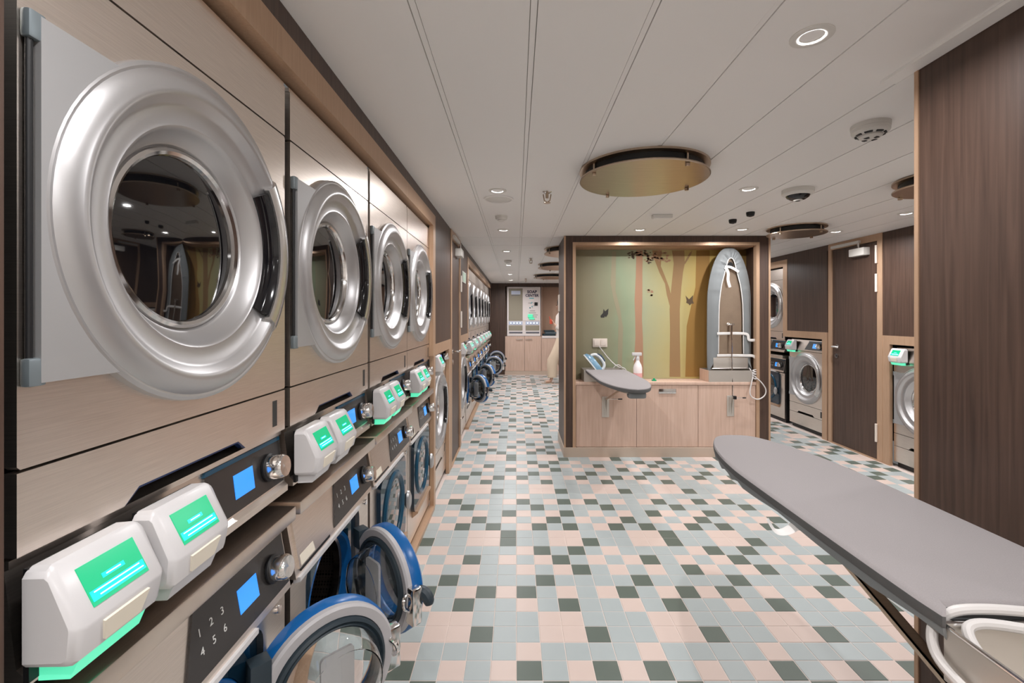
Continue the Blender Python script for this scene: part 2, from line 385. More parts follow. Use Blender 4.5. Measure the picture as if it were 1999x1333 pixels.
# ================================================================== LAUNDRY MACHINES  (local: front plane x=0 facing +x, width along y, base z=0)
W2 = .326; R_ = .303
def dryer_door(parent, zc):
    """big round door, hinged on the left"""
    ring = MB()
    ring.lathe([(.280, .0), (R_+.003, .0), (R_+.002, .012), (R_-.004, .015), (.290, .013)], 80, 'x', (0, 0, zc))                        # outer base rim
    ring.lathe([(.296, .008), (.295, .014), (.288, .021), (.270, .0295), (.262, .030), (.255, .027), (.244, .015), (.238, .0115), (.212, .0055), (.207, .0065), (.203, .0045), (.199, -.002), (.180, -.026), (.176, -.028), (.172, -.036), (.155, -.040)], 88, 'x', (0, 0, zc))
    d = part('door', ring, 'aluminium', parent)
    rim = MB().lathe([(.172, -.037), (.170, -.029), (.164, -.026), (.158, -.030), (.155, -.040)], 64, 'x', (0, 0, zc))
    part('window_rim', rim, 'chrome', d)
    part('door_window', MB().lathe([(1e-4, -.033), (.06, -.0335), (.11, -.035), (.1555, -.0375), (.156, -.042), (1e-4, -.042)], 56, 'x', (0, 0, zc)), 'window_glass', d, 'dark round door glass')
    # hinge plate: flat plate from the left edge into the ring
    hh = .232
    pl = [(-W2+.018, zc-hh), (-.155, zc-hh), (-.225, zc), (-.155, zc+hh), (-W2+.018, zc+hh)]
    part('hinge_plate', MB().prism([(-W2+.018, zc-hh), (-.19, zc-hh), (-.272, zc-.13), (-.30, zc), (-.272, zc+.13), (-.19, zc+hh), (-W2+.018, zc+hh)], .0015, .0135), 'alu_plate', d)
    part('hinge', MB().cyl(.004, zc-hh+.004, zc+hh-.004, 12, 'z', (.005, -W2+.011, 0)), 'black', d)
    for sg in (-1, 1):
        part('hinge_cap', MB().box(.0, .013, -W2+.004, -W2+.026, zc+sg*(hh-.014)-.018, zc+sg*(hh-.014)+.018, .004), 'alu_dark', d)
    # grip on the right: black hollow and bright lip
    a = math.radians(37)
    part('grip_hollow', MB().lathe([(.208, .006), (.210, .0085), (.230, .0125), (.236, .0185), (.241, .0305), (.239, .0315)], 24, 'x', (0, 0, zc), -a, a, True), 'black_gloss', d)
    part('grip_lip', MB().lathe([(.241, .020), (.240, .0325), (.262, .0365), (.284, .030), (.297, .018), (.297, .010)], 24, 'x', (0, 0, zc), -a*1.04, a*1.04, True), 'chrome_soft', d)
    return d
def notch_panel(z0, z1, up=.022, yl=-.17, yr=.15):
    """front panel with a hand-hold cut into its lower edge"""
    p = [(-W2+.002, z0), (yl, z0), (yl+.028, z0+up), (yr-.028, z0+up), (yr, z0), (W2-.002, z0), (W2-.002, z1), (-W2+.002, z1)]
    return MB().prism(p, -.016, 0)
def control_set(parent, x_of, z0, z1, y0=-.02):
    """dark control panel, screen and knob on a leaning face; x_of(z) gives the face"""
    sl = (x_of(z1)-x_of(z0))/(z1-z0)
    def face(poly, off, th):
        n_ = Vector((1, 0, -sl)).normalized(); vs = []
        for o_ in (off-th, off):
            vs += [Vector((x_of(z), y, z))+n_*o_ for y, z in poly]
        k = len(poly)
        return MB().add(vs, [tuple(range(k))[::-1], tuple(range(k, 2*k))]+[(i, (i+1) % k, k+(i+1) % k, k+i) for i in range(k)])
    h = z1-z0; zm = (z0+z1)/2
    cp = part('control_panel', face([(y0, z0), (W2-.012, z0), (W2-.012, z1), (y0+.05, z1)], .004, .006), 'panel_dark', parent)
    part('panel_top_edge', face([(y0+.045, z1), (W2-.012, z1), (W2-.012, z1+.009), (y0+.05, z1+.009)], .006, .006), 'teal_ring', cp)
    ys = .115
    part('screen', face([(ys, zm-.026), (ys+.072, zm-.026), (ys+.072, zm+.026), (ys, zm+.026)], .0052, .003), 'screen_blue', cp, 'lit blue screen')
    kx = MB(); kx.cyl(.034, 0, .012, 28, 'x'); f0 = len(kx.v); kx.mi = 1; kx.lathe([(.029, .008), (.029, .040), (.025, .046), (1e-4, .044)], 28, 'x')
    mtx = Matrix.Translation(Vector((x_of(zm), ys+.135, zm))+Vector((1, 0, -sl)).normalized()*.003) @ Matrix.Rotation(math.atan(sl), 4, 'Y')
    kx.xf(mtx)
    part('control_knob', kx, ['black', 'chrome'], cp, 'round chrome selector knob')
    return cp, face, zm
def make_dryer(stacked):
    o = obj('tumble_dryer', None)
    Ht = 1.084
    part('body', B(-.66, -.060, -W2, W2, .004 if stacked else .045, Ht), 'dark_gap', o)
    if stacked:
        prof = [(-.05, .162), (-.010, .162), (-.010, .152), (-.016, .150), (-.001, .028), (.008, .020), (.008, .004), (-.05, .004)]
        part('fascia', MB().prism(prof, -W2+.002, W2-.002, 'y'), 'steel', o)
        xo = lambda z: -.016+(.150-z)/.122*.015
        control_set(o, xo, .034, .140)
        ld_ = part('lint_drawer', notch_panel(.166, .270), 'steel', o)
        part('hand_hold', MB().prism([(-.171, .1665), (-.143, .1885), (.123, .1885), (.151, .1665), (.146, .1665), (.121, .1845), (-.141, .1845), (-.166, .1665)], -.015, -.001), 'navy_edge', ld_)
        part('door_panel', ring_plate(rrect(-W2+.002, W2-.002, .274, .941, .004, 1), .27, .612, -.016, 0, 72), 'steel', o)
        part('upper_panel', B(-.016, 0, -W2+.002, W2-.002, .945, Ht-.01), 'steel', o)
        part('top_edge', B(-.03, -.003, -W2+.002, W2-.002, Ht-.0085, Ht+.002), 'steel', o)
        part('rating_label', B(-.001, .0007, W2-.062, W2-.042, .185, .25), 'label_dark', o, 'small black printed label')
        dryer_door(o, .612)
    else:
        part('kick_gap', B(-.64, -.03, -W2+.01, W2-.01, 0, .045), 'black', o)
        part('lower_panel', B(-.016, 0, -W2+.002, W2-.002, .05, .19), 'steel', o)
        part('lint_drawer', notch_panel(.194, .305), 'steel', o)
        part('door_panel', ring_plate(rrect(-W2+.002, W2-.002, .309, .948, .004, 1), .27, .630, -.016, 0, 72), 'steel', o)
        prof = [(-.05, 1.084), (-.028, 1.084), (.004, .966), (.004, .953), (-.05, .953)]
        part('fascia', MB().prism(prof, -W2+.002, W2-.002, 'y'), 'steel', o)
        control_set(o, lambda z: .004-(z-.966)/.118*.032, .972, 1.066)
        part('rating_label', B(-.001, .0007, W2-.07, W2-.045, .215, .285), 'label_dark', o, 'small black printed label')
        dryer_door(o, .630)
    return o

def rrect(y0, y1, z0, z1, r, n=5):
    out = []
    for cy, cz, a0 in ((y1-r, z1-r, 0), (y0+r, z1-r, 90), (y0+r, z0+r, 180), (y1-r, z0+r, 270)):
        for i in range(n+1):
            a = math.radians(a0+90*i/n); out.append((cy+r*math.cos(a), cz+r*math.sin(a)))
    return out
ZD = .43; RD = .182; HY = .172
def ring_plate(outer, r, zc, x0, x1, seg=64, cy=0, hole=None):
    """plate with outline `outer` (list of y,z, any count) and a round hole"""
    n = seg; vs = []; fs = []
    def on_outline(a, outer):
        # ray from the hole's centre to the outline polygon
        dx, dz = math.cos(a), math.sin(a); best = 1e9
        for i in range(len(outer)):
            (y1, z1), (y2, z2) = outer[i], outer[(i+1) % len(outer)]
            ey, ez = y2-y1, z2-z1; den = dx*ez-dz*ey
            if abs(den) < 1e-12: continue
            t_ = ((y1-cy)*ez-(z1-zc)*ey)/den; u_ = ((y1-cy)*dz-(z1-zc)*dx)/den
            if t_ > 0 and -1e-9 <= u_ <= 1+1e-9: best = min(best, t_)
        return cy+dx*best, zc+dz*best
    angs = sorted([2*PI*i/n for i in range(n)]+[math.atan2(z-zc, y-cy) % (2*PI) for y, z in outer+(hole or [])]); n = len(angs)
    for a in angs:
        ip = on_outline(a, hole) if hole else (cy+r*math.cos(a), zc+r*math.sin(a)); op = on_outline(a, outer)
        vs += [(x1, *ip), (x1, *op), (x0, *ip), (x0, *op)]
    for i in range(n):
        a, b_ = i*4, ((i+1) % n)*4
        fs += [(a, a+1, b_+1, b_), (a+2, b_+2, b_+3, a+3), (a, b_, b_+2, a+2), (a+1, a+3, b_+3, b_+1)]
    return MB().add(vs, fs)
def washer_door_open(parent, ang):
    """round glass door swung out; local origin on the hinge axis"""
    d = obj('door', MB().lathe([(RD-.035, .022), (RD-.030, .052), (RD-.012, .056), (RD, .046), (RD+.001, .020), (RD-.004, .010)], 56, 'x', (0, -HY, 0)).mesh('door', 'blue_plastic'), parent, (0.012, HY, ZD), (0, 0, math.radians(ang)), 'blue plastic door shell')
    part('door_ring', MB().lathe([(RD-.004, .018), (RD-.004, -.004), (RD-.010, -.010), (RD-.032, -.008), (RD-.034, .022)], 56, 'x', (0, -HY, 0)), 'grey_plastic', d)
    part('gasket', MB().lathe([(RD-.032, .004), (RD-.035, -.016), (RD-.042, -.020), (RD-.047, -.012), (RD-.052, -.018), (RD-.058, -.012), (RD-.058, .012)], 56, 'x', (0, -HY, 0)), 'rubber', d)
    bowl = [(RD-.058, .004), (RD-.060, -.02), (RD-.066, -.055), (RD-.078, -.082), (RD-.105, -.096), (1e-4, -.100)]
    bowl2 = [(r-.004 if r > .01 else r, h+.004) for r, h in bowl[::-1]]
    part('glass_bowl', MB().lathe(bowl+bowl2, 48, 'x', (0, -HY, 0)), 'glass', d, 'clear glass bowl')
    part('outer_pane', MB().lathe([(RD-.032, .046), (RD-.035, .050), (1e-4, .052), (1e-4, .047)], 48, 'x', (0, -HY, 0)), 'glass', d)
    part('load_plate', MB().prism(rrect(-HY-.045, -HY+.040, -.095, .085, .012), -.040, -.032), 'white_plastic', d, 'white plate inside the glass bowl')
    y = -HY*2
    part('latch', MB().box(-.008, .03, y-.030, y+.02, -.075, .045, .007).tube(spline([(-.006, y-.006, -.03), (-.026, y-.008, -.01), (-.024, y-.002, .012), (-.008, y+.006, .02)], 4), .006, 8), 'chrome', d)
    part('handle', MB().tube(spline([(.03, y+.004, .020), (.042, y-.022, .016), (.048, y-.036, .0), (.048, y-.042, -.018)], 5), [.017, .018, .019, .019, .02, .02, .02, .02, .02, .02, .02, .019, .018, .016, .014, .012], 10), 'rubber', d)
    for sg in (-1, 1): part('hinge', MB().box(-.012, .03, -.03, .016, sg*.095-.035, sg*.095+.035, .004), 'rubber', d)
    return d
def make_washer(angle=None):
    o = obj('washing_machine', None)
    part('body', B(-.66, -.32 if angle is not None else -.017, -W2, W2, .03, .82), 'dark_gap', o)
    part('kick_gap', B(-.64, -.02, -W2+.01, W2-.01, 0, .045), 'black', o)
    outer = rrect(-W2+.003, W2-.003, .05, .632, .004, 1)
    win = rrect(-.232, .222, .205, .628, .05)
    part('top_plate', MB().box(-.66, .030, -W2+.001, W2-.001, .826, .862, .004), 'steel_top', o)
    # leaning upper band with detergent drawer and controls
    xo = lambda z: .016-(z-.650)/.170*.030
    part('upper_band', MB().prism([(xo(.648), .648), (xo(.822), .822), (-.06, .822), (-.06, .648)], -W2+.003, W2-.003, 'y'), 'steel', o)
    cp, face, zm = control_set(o, xo, .668, .800, -.06)
    k = 0
    nrm = Vector((1, 0, .176)).normalized()
    for rr in range(2):
        for cc in range(3):
            k += 1; z = zm+.017-.036*rr; y = -.005+.034*cc
            mtx = Matrix.Translation(Vector((xo(z), y, z))+nrm*.0046) @ Matrix(((0, -.173, .985), (1, 0, 0), (0, .985, .173))).to_4x4()
            obj('keypad_digit', text_mesh(str(k), .022, mtx, 'digit', .0003), cp)
    dr = part('detergent_drawer', face([(-W2+.02, .668), (-.075, .668), (-.085, .808), (-W2+.02, .808)], .006, .006), 'steel', o)
    part('drawer_label', face([(-W2+.03, .672), (-.21, .672), (-.215, .70), (-W2+.03, .70)], .0066, .0016), 'cream_plastic', dr)
    part('drawer_grip', face([(-W2+.03, .6575), (-.10, .6575), (-.10, .6665), (-W2+.03, .6665)], .0030, .003), 'black', dr)
    part('pull_strip', MB().prism([(.004, .632), (.024, .638), (.024, .650), (.004, .650)], -W2+.012, .16, 'y'), 'white_plastic', o)
    part('sensor', MB().cyl(.011, -.004, .007, 16, 'x', (0, .285, .612)), 'chrome', o)
    if angle is None:
        part('front_panel', MB().prism(outer, -.016, 0), 'steel', o)
        d = part('door', MB().prism(win, .0, .018), 'navy_glass', o, 'dark blue square glass door')
        part('door_ring', MB().lathe([(.178, .017), (.170, .028), (.158, .030), (.146, .024), (.140, .017)], 56, 'x', (0, -.01, ZD)), 'teal_ring', d)
        part('door_window', MB().lathe([(.140, .0175), (.11, .021), (1e-4, .023), (1e-4, .0175)], 48, 'x', (0, -.01, ZD)), 'window_glass', d)
        part('door_grip', MB().lathe([(1e-4, .055), (.018, .055), (.028, .048), (.030, .036), (.020, .026), (.012, .016)], 24, 'x').xf(Matrix.Translation((0, .185, ZD-.04)) @ Matrix.Diagonal((1, .85, 1.7, 1))), 'aluminium', d, 'oval aluminium door grip')
        part('door_sill', MB().prism([(.001, .175), (.034, .203), (.034, .214), (.001, .214)], -.205, .20, 'y'), 'bronze', d)
        part('door_frame', MB().prism([(.001, .628), (.010, .628), (.010, .636), (.001, .636)], -.205, .19, 'y'), 'alu_plate', d)
    else:
        part('front_panel', ring_plate(outer, 0, ZD, -.016, 0, 96, -.005, win), 'steel', o)
        part('door_surround', ring_plate(rrect(-.25, .24, .19, .626, .05), .186, ZD, -.035, -.0165, 64, -.005), 'navy_glass', o, 'dark blue door surround')
        part('gasket', MB().lathe([(.187, -.022), (.181, -.014), (.172, -.020), (.170, -.050), (.174, -.062)], 56, 'x', (0, -.005, ZD)), 'blue_plastic', o, 'blue rubber gasket')
        part('drum_rim', MB().lathe([(.175, -.052), (.170, -.047), (.162, -.052), (.162, -.075)], 56, 'x', (0, -.005, ZD)), 'chrome', o)
        part('drum', MB().lathe([(.162, -.07), (.215, -.09), (.215, -.30), (1e-4, -.31)], 56, 'x', (0, -.005, ZD)), 'drum', o, 'perforated steel drum')
        washer_door_open(o, angle)
    return o
def make_payment_box(state):
    """state: 'green' lit pad, 'faint', 'off'"""
    o = obj('payment_terminal', None)
    w = .071; c = .012
    prof = [(0, .014), (0, .138), (.024, .140), (.030, .136), (.067, .064), (.067, .058), (.058, .020), (.050, .014)]
    n = len(prof); vs = []; fs = []
    cx = sum(p[0] for p in prof)/n; cz = sum(p[1] for p in prof)/n
    for y, k in ((-w, .0), (-w+c*.35, .6), (-w+c, 1), (w-c, 1), (w-c*.35, .6), (w, 0)):
        g = .012*(1-k)
        for x, z in prof:
            dx = (x-cx); dz = (z-cz); L = math.hypot(dx, dz)
            xx = x if x < .001 else x-dx/L*g
            vs.append((xx, y, z-dz/L*g))
    for j in range(5):
        for i in range(n): fs.append((j*n+i, j*n+(i+1) % n, (j+1)*n+(i+1) % n, (j+1)*n+i))
    fs += [tuple(range(n))[::-1], tuple(5*n+i for i in range(n))]
    part('housing', MB().add(vs, fs), 'white_plastic', o, ang=28)
    # sloping face carries the screen
    p0, p1 = Vector((.030, 0, .136)), Vector((.067, 0, .064)); dv = p1-p0; nv = Vector((-dv.z, 0, dv.x)).normalized()
    def on(t0, t1, y0, y1, off, th=.002):
        vs = []
        for o_ in (off-th, off):
            for y, t_ in ((y0, t0), (y1, t0), (y1, t1), (y0, t1)):
                q = p0+dv*t_+nv*o_; vs.append((q.x, y, q.z))
        return MB().add(vs, [(0, 3, 2, 1), (4, 5, 6, 7), (0, 1, 5, 4), (1, 2, 6, 5), (2, 3, 7, 6), (3, 0, 4, 7)])
    sc = part('screen', on(.17, .84, -.043, .043, .0012), 'screen_green', o, 'lit green screen', smooth=False)
    part('screen_band', on(.60, .77, -.041, .041, .0016), 'screen_cyan', sc, smooth=False)
    part('screen_button', on(.44, .52, -.018, .016, .0016), 'screen_cyan', sc, smooth=False)
    t_ = on(.625, .645, -.036, .034, .0019)
    t2 = on(.705, .725, -.030, .038, .0019); t_.add(t2.v, t2.f)
    t2 = on(.47, .49, -.012, .010, .0019); t_.add(t2.v, t2.f)
    part('screen_text_lines', t_, 'screen_white', sc, smooth=False)
    q0, q1 = Vector((.067, 0, .058)), Vector((.058, 0, .020))
    d2 = q1-q0; n2 = Vector((-d2.z, 0, d2.x)).normalized()
    vs = []
    for o_ in (-.001, .0035):
        for y, tt in ((-.036, .08), (.036, .08), (.028, .85), (-.028, .85)):
            q = q0+d2*tt+n2*o_; vs.append((q.x, y, q.z))
    part('card_reader', MB().add(vs, [(0, 3, 2, 1), (4, 5, 6, 7), (0, 1, 5, 4), (1, 2, 6, 5), (2, 3, 7, 6), (3, 0, 4, 7)]), 'cream_plastic', o, 'cream card reader strip')
    part('base_pad', MB().prism([(0, .015), (.050, .015), (.040, -.008), (0, -.010)], -.052, .052, 'y'), 'green_pad' if state == 'green' else 'clear_pad', o, 'glowing green base' if state == 'green' else None)
    part('back_plate', B(-.006, .001, -.064, .064, -.004, .136), 'black', o)
    return o
P_DS = make_dryer(True); P_D1 = make_dryer(False); P_WC = make_washer(None); P_BG = make_payment_box('green'); P_BO = make_payment_box('off')
used = set()
def place(proto, name, loc, rz, label, cat, group=None):
    if proto.name in used: o = copy_tree(proto)
    else: used.add(proto.name); o = proto
    o.name = name if o is not proto else o.name
    o.location = loc; o.rotation_euler = (0, 0, rz)
    return tag(o, label, cat, group)
XM = -.615           # front plane of the left machines
ORD = ['first', 'second', 'third', 'fourth', 'fifth', 'sixth', 'seventh']
def fresh_washer(angle, loc, label, group):
    o = place(P_WC, 'washing_machine', loc, 0, label, 'washing machine', group) if angle is None else make_washer(angle)
    if angle is not None: o.location = loc; tag(o, label, 'washing machine', group)
    return o
NC = [.884, 1.560, 2.234, 2.890]
WA = [135, 47, None, None]
BX = [('green', 'off'), ('off', 'off'), ('green', 'green'), ('green', 'green')]
for i, yc in enumerate(NC):
    k = ORD[3-i]
    place(P_DS, 'tumble_dryer', (XM, yc, .9), 0, 'steel tumble dryer stacked over a washer, %s from the wood panel by the brown door' % k, 'dryer', 'stacked dryers of the near bank')
    wl_ = ['steel washer with its blue-rimmed glass door swung wide open, under a stacked dryer', 'steel washer with blue glass door half open showing the perforated drum', 'steel washer with closed dark door, second from the bronze divider of the near bank', 'steel washer with closed dark door, right beside the bronze divider of the near bank'][i]
    fresh_washer(WA[i], (XM, yc, 0), wl_, 'washers of the near bank')
    for j in (0, 1):
        st = BX[i][j]; y = yc-.262+.158*j
        place(P_BG if st == 'green' else P_BO, 'payment_terminal', (XM+.016, y, .918), 0, 'white payment terminal, %s base, %s of pair under the %s dryer from wood panel' % ('glowing green' if st == 'green' else 'unlit', ['first', 'second'][j], k), 'payment terminal', 'payment terminals of the near bank')
place(P_D1, 'tumble_dryer', (XM, 3.617, 0), 0, 'single floor-standing steel dryer between the bronze divider and the brown door', 'dryer', 'single dryers')
place(P_BO, 'payment_terminal', (XM+.012, 3.617-.235, .94), 0, 'white payment terminal on the single dryer beside the brown door with lever handle', 'payment terminal')
# far bank
place(P_D1, 'tumble_dryer', (XM, 5.165, 0), 0, 'single floor-standing steel dryer just past the brown door, start of the far bank', 'dryer', 'single dryers')
place(P_BO, 'payment_terminal', (XM+.012, 5.165-.235, .94), 0, 'white payment terminal on the single dryer that starts the far bank', 'payment terminal')
FA = [40, None, 45, None, 85, None, 95]
for i in range(7):
    yc = 5.862+.66*i; k = ORD[6-i]
    place(P_DS, 'tumble_dryer', (XM, yc, .9), 0, 'steel tumble dryer of the far bank, %s from the soap vending wall' % k, 'dryer', 'stacked dryers of the far bank')
    fresh_washer(FA[i], (XM, yc, 0), 'steel washer of the far bank with %s door, %s from the soap vending wall' % ('closed' if FA[i] is None else 'open', k), 'washers of the far bank')
    for j in (0, 1):
        place(P_BG if (i+j) % 3 == 1 else P_BO, 'payment_terminal', (XM+.016, yc-.262+.152*j, .918), 0, 'white payment terminal, %s of pair on the %s far-bank stack from soap vending wall' % (['first', 'second'][j], k), 'payment terminal', 'payment terminals of the far bank')
# right wall
XN = 3.447
place(P_D1, 'tumble_dryer', (XN, 5.413, 0), PI, 'single steel dryer between the stacked pair and the brown door with handle ring', 'dryer', 'single dryers')
place(P_BG, 'payment_terminal', (XN-.012, 5.413+.235, .94), PI, 'white payment terminal with glowing base on the single dryer left of the wooden door', 'payment terminal')
place(P_D1, 'tumble_dryer', (XN, 3.828, 0), PI, 'single steel dryer half hidden by the near dark wood partition', 'dryer', 'single dryers')
place(P_BG, 'payment_terminal', (XN-.012, 3.828+.235, .94), PI, 'white payment terminal on the dryer half hidden by the near wood partition', 'payment terminal')
place(P_DS, 'tumble_dryer', (XN, 6.165, .9), PI, 'stacked steel dryer in a bronze frame, glimpsed past the ironing island', 'dryer')
place(P_WC, 'washing_machine', (XN, 6.165, 0), PI, 'steel washer with round blue door, glimpsed past the ironing island', 'washing machine')
for j in (0, 1):
    place(P_BO, 'payment_terminal', (XN-.016, 6.165+.262-.152*j, .918), PI, 'white payment terminal, %s of two on the stacked pair past the ironing island' % ORD[j], 'payment terminal', 'payment terminals past the island')

# ================================================================== IRONING ISLAND
IX0, IX1, IY0, IY1 = .468, 2.468, 4.427, 5.02
isl = thing('ironing_island', 'dark wood ironing island with bronze-lined niche, forest mural and pale cabinets', 'island', (IX0, IY0, 0))
def ip(name, x0, x1, y0, y1, z0, z1, m_, parent=isl, bev=0, label=None):
    return part(name, B(x0-IX0, x1-IX0, y0-IY0, y1-IY0, z0, z1, bev), m_, parent, label)
NB = 4.675           # niche back
ip('side_panel', IX0, IX0+.083, IY0, IY1, .0, T2, 'dark_wood')
ip('side_panel', IX1-.105, IX1, IY0, IY1, .0, T2, 'dark_wood')
ip('header_panel', IX0+.083, IX1-.105, IY0, IY1, 2.085, T2, 'dark_wood')
ip('corner_trim', IX0-.004, IX0+.012, IY0-.004, IY0+.010, .09, T2-.001, 'bronze'); ip('corner_trim', IX1-.014, IX1+.004, IY0-.004, IY0+.010, .09, T2-.001, 'bronze')
ip('niche_trim', IX0+.080, IX0+.110, IY0-.006, IY0+.05, .09, 2.088, 'bronze'); ip('niche_trim', IX1-.135, IX1-.103, IY0-.006, IY0+.05, .09, 2.088, 'bronze'); ip('niche_trim', IX0+.110, IX1-.135, IY0-.006, IY0+.05, 2.058, 2.088, 'bronze')
ip('niche_soffit', IX0+.083, IX1-.135, IY0+.05, NB-.001, 2.05, 2.084, 'bronze')
ip('core', IX0+.083, IX1-.105, NB+.012, IY1, 0, 2.085, 'dark_wood')
ip('skirting', IX0-.010, IX1-.02, IY0-.012, IY0+.05, 0, .092, 'skirt'); ip('skirting', IX0-.010, IX0-.0005, IY0+.05, IY1, 0, .092, 'skirt')
cx = [IX0+.112, 1.172, 1.772, IX1-.137]
for a, b_ in zip(cx[:-1], cx[1:]):
    d = ip('cabinet_door', a+.002, b_-.002, IY0+.006, IY0+.026, .096, .694, 'light_wood')
    if a == 1.172:
        h_ = ip('recessed_handle', 1.385, 1.555, IY0-.002, IY0+.010, .615, .662, 'chrome', d, .004, 'chrome recessed handle')
ip('cabinet_carcass', IX0+.112, IX1-.137, IY0+.03, NB, .092, .694, 'dark_gap')
ip('worktop', IX0+.108, IX1-.134, IY0-.002, NB, .697, .727, 'light_wood', bev=.003)
ip('side_switch', IX0-.014, IX0-.001, 4.86, 4.95, 1.42, 1.60, 'ivory_plastic', bev=.003)
# mural: printed panel with silhouettes
mu = part('mural_panel', B(0, 1.84, 0, .010, 0, 1.322).xf(Matrix.Translation((0, 0, 0))), 'mural', isl, 'printed forest mural in green and ochre')
mu.location = (IX0+.083-IX0, NB-IY0, .728)
def mural_xy(px, py):   # photo pixel on the mural plane -> local (x, z)
    return ((px-1008)*NB/888-(IX0+.083), H-(py-618)*NB/888-.728)
def silhouette(name, pts, m_, th=.0012):
    q = [mural_xy(*p) for p in pts]
    return part(name, MB().prism(q, -th, 0.001, 'y'), m_, mu, smooth=False)
def mz(x, y): return (1110+x/5.555, 460+y/5.555)
Z = lambda L_: [mz(*p) for p in L_]
silhouette('tree_trunk', Z([(470, 170), (515, 170), (508, 600), (560, 800), (590, 1000), (575, 1530), (530, 1530), (540, 900), (490, 700), (455, 520)]), 'trunk_far', .0006)
silhouette('tree_trunk', Z([(735, 160), (805, 160), (800, 380), (800, 700), (795, 900), (805, 1100), (812, 1530), (700, 1530), (725, 1100), (722, 880), (715, 700), (728, 450)]), 'trunk_pink', .0008)
silhouette('tree_trunk', Z([(1120, 160), (1255, 160), (1260, 300), (1240, 400), (1222, 560), (1205, 800), (1205, 1000), (1212, 1530), (1095, 1530), (1100, 1000), (1095, 800), (1110, 600), (1140, 300)]), 'trunk_brown', .0008)
silhouette('tree_branch', Z([(905, 160), (1010, 160), (1000, 330), (1045, 440), (1090, 560), (1110, 640), (1105, 790), (1065, 640), (1045, 520), (985, 400), (935, 270)]), 'trunk_brown', .0010)
silhouette('tree_branch', Z([(1255, 290), (1310, 190), (1340, 160), (1330, 200), (1262, 310)]), 'trunk_brown', .0010)
silhouette('tree_trunk', Z([(1385, 160), (1530, 160), (1530, 1530), (1265, 1530), (1280, 980), (1320, 800), (1375, 560)]), 'trunk_ochre', .0007)
random.seed(3)
for cx_, cy_, n_, rr, m_ in ((700, 215, 16, 52, 'foliage_print'), (870, 230, 20, 70, 'trunk_pink'), (985, 215, 22, 75, 'trunk_pink'), (820, 190, 14, 60, 'foliage_print'), (860, 620, 9, 50, 'trunk_pink'), (1065, 260, 6, 34, 'trunk_pink'), (880, 275, 8, 40, 'foliage_print')):
    mb = MB()
    for _ in range(n_):
        a = random.uniform(0, 2*PI); r = rr*math.sqrt(random.random()); x = cx_+r*math.cos(a)*1.2; y = max(165, cy_+r*math.sin(a)*.8); s_ = random.uniform(6, 15); a2 = random.uniform(0, PI)
        pts = [mural_xy(*mz(x+s_*math.cos(a2+t_)*(1 if q % 2 else 1.5), y+s_*math.sin(a2+t_)*.8)) for q, t_ in enumerate([i*PI/4 for i in range(8)])]
        mb.prism(pts, -.0013, .001, 'y')
    part('foliage', mb, m_, mu, smooth=False)
silhouette('butterfly', Z([(345, 870), (372, 838), (380, 795), (395, 820), (432, 790), (428, 850), (405, 885), (395, 872), (385, 888), (350, 888)]), 'butterfly_print', .0015)
silhouette('butterfly', Z([(1268, 650), (1305, 690), (1350, 645), (1345, 700), (1358, 735), (1330, 738), (1312, 757), (1300, 738), (1275, 728), (1280, 700)]), 'butterfly_brown', .0015)
# socket on the mural
so = part('wall_socket', B(0, .150, -.014, 0, 0, .088, .005).xf(Matrix.Translation((0, 0, 0))), 'ivory_plastic', None)
so.location = (.783, NB, 1.052); tag(so, 'cream double wall socket on the green side of the mural', 'socket')
part('socket_insert', B(.012, .070, -.018, -.013, .014, .074, .004), 'ivory_plastic', so); part('socket_insert', B(.080, .138, -.018, -.013, .014, .074, .004), 'ivory_plastic', so)

# ================================================================== IRONING BOARDS
def board_outline(L, W, inset=0):
    """outline in (across, along): square end at 0, rounded taper towards L"""
    pts = []
    w = W/2-inset
    half = [(w-.018, inset), (w, inset+.02), (w, L*.52), (w*.96, L*.66), (w*.85, L*.78), (w*.68, L*.88), (w*.46, L*.955), (w*.24, L*.99-inset*.5), (0, L-inset)]
    sp = [p for p in spline([(x, y, 0) for x, y in half], 4)]
    r = [(p.x, p.y) for p in sp]
    return r+[(-x, y) for x, y in r[-2::-1]]
def board_top(L, W, t0, bun=.0):
    """padded cover; top at z=0, down to -t0; local across=x, along=y"""
    mb = MB(); o = board_outline(L, W); n = len(o)
    rings = [(.016, 0), (.006, -.002), (.001, -.007), (0, -.014), (.003, -t0+.002), (.014, -t0)]
    for ins, z in rings:
        oo = board_outline(L, W, ins) if ins else o
        mb.v += [(x, y, z+(bun*math.sin(i*2.3)*.5 if z < -.012 else 0)) for i, (x, y) in enumerate(oo)]
    for k in range(len(rings)-1):
        for i in range(n): mb.f.append((k*n+i, k*n+(i+1) % n, (k+1)*n+(i+1) % n, (k+1)*n+i)); mb.m.append(0 if k < 2 else 1)
    mb.f.append(tuple(range(n))); mb.m.append(0); mb.f.append(tuple((len(rings)-1)*n+i for i in range(n))[::-1]); mb.m.append(1)
    return mb
BZ = .85
def bracket(parent, x, y, z, s=1):
    """V-shaped steel wall bracket with a release rod"""
    b = part('wall_bracket', MB().box(x-.035, x+.035, y, y+.006, z-.19, z+.012, .002), 'box_steel', parent)
    part('bracket_arm', MB().prism([(y+.001, z-.185), (y+.001, z), (y-.035*s, z), (y-.028*s, z-.02)], x-.014, x-.009), 'box_steel', b)
    part('bracket_arm', MB().prism([(y+.001, z-.185), (y+.001, z), (y-.035*s, z), (y-.028*s, z-.02)], x+.009, x+.014), 'box_steel', b)
    return b
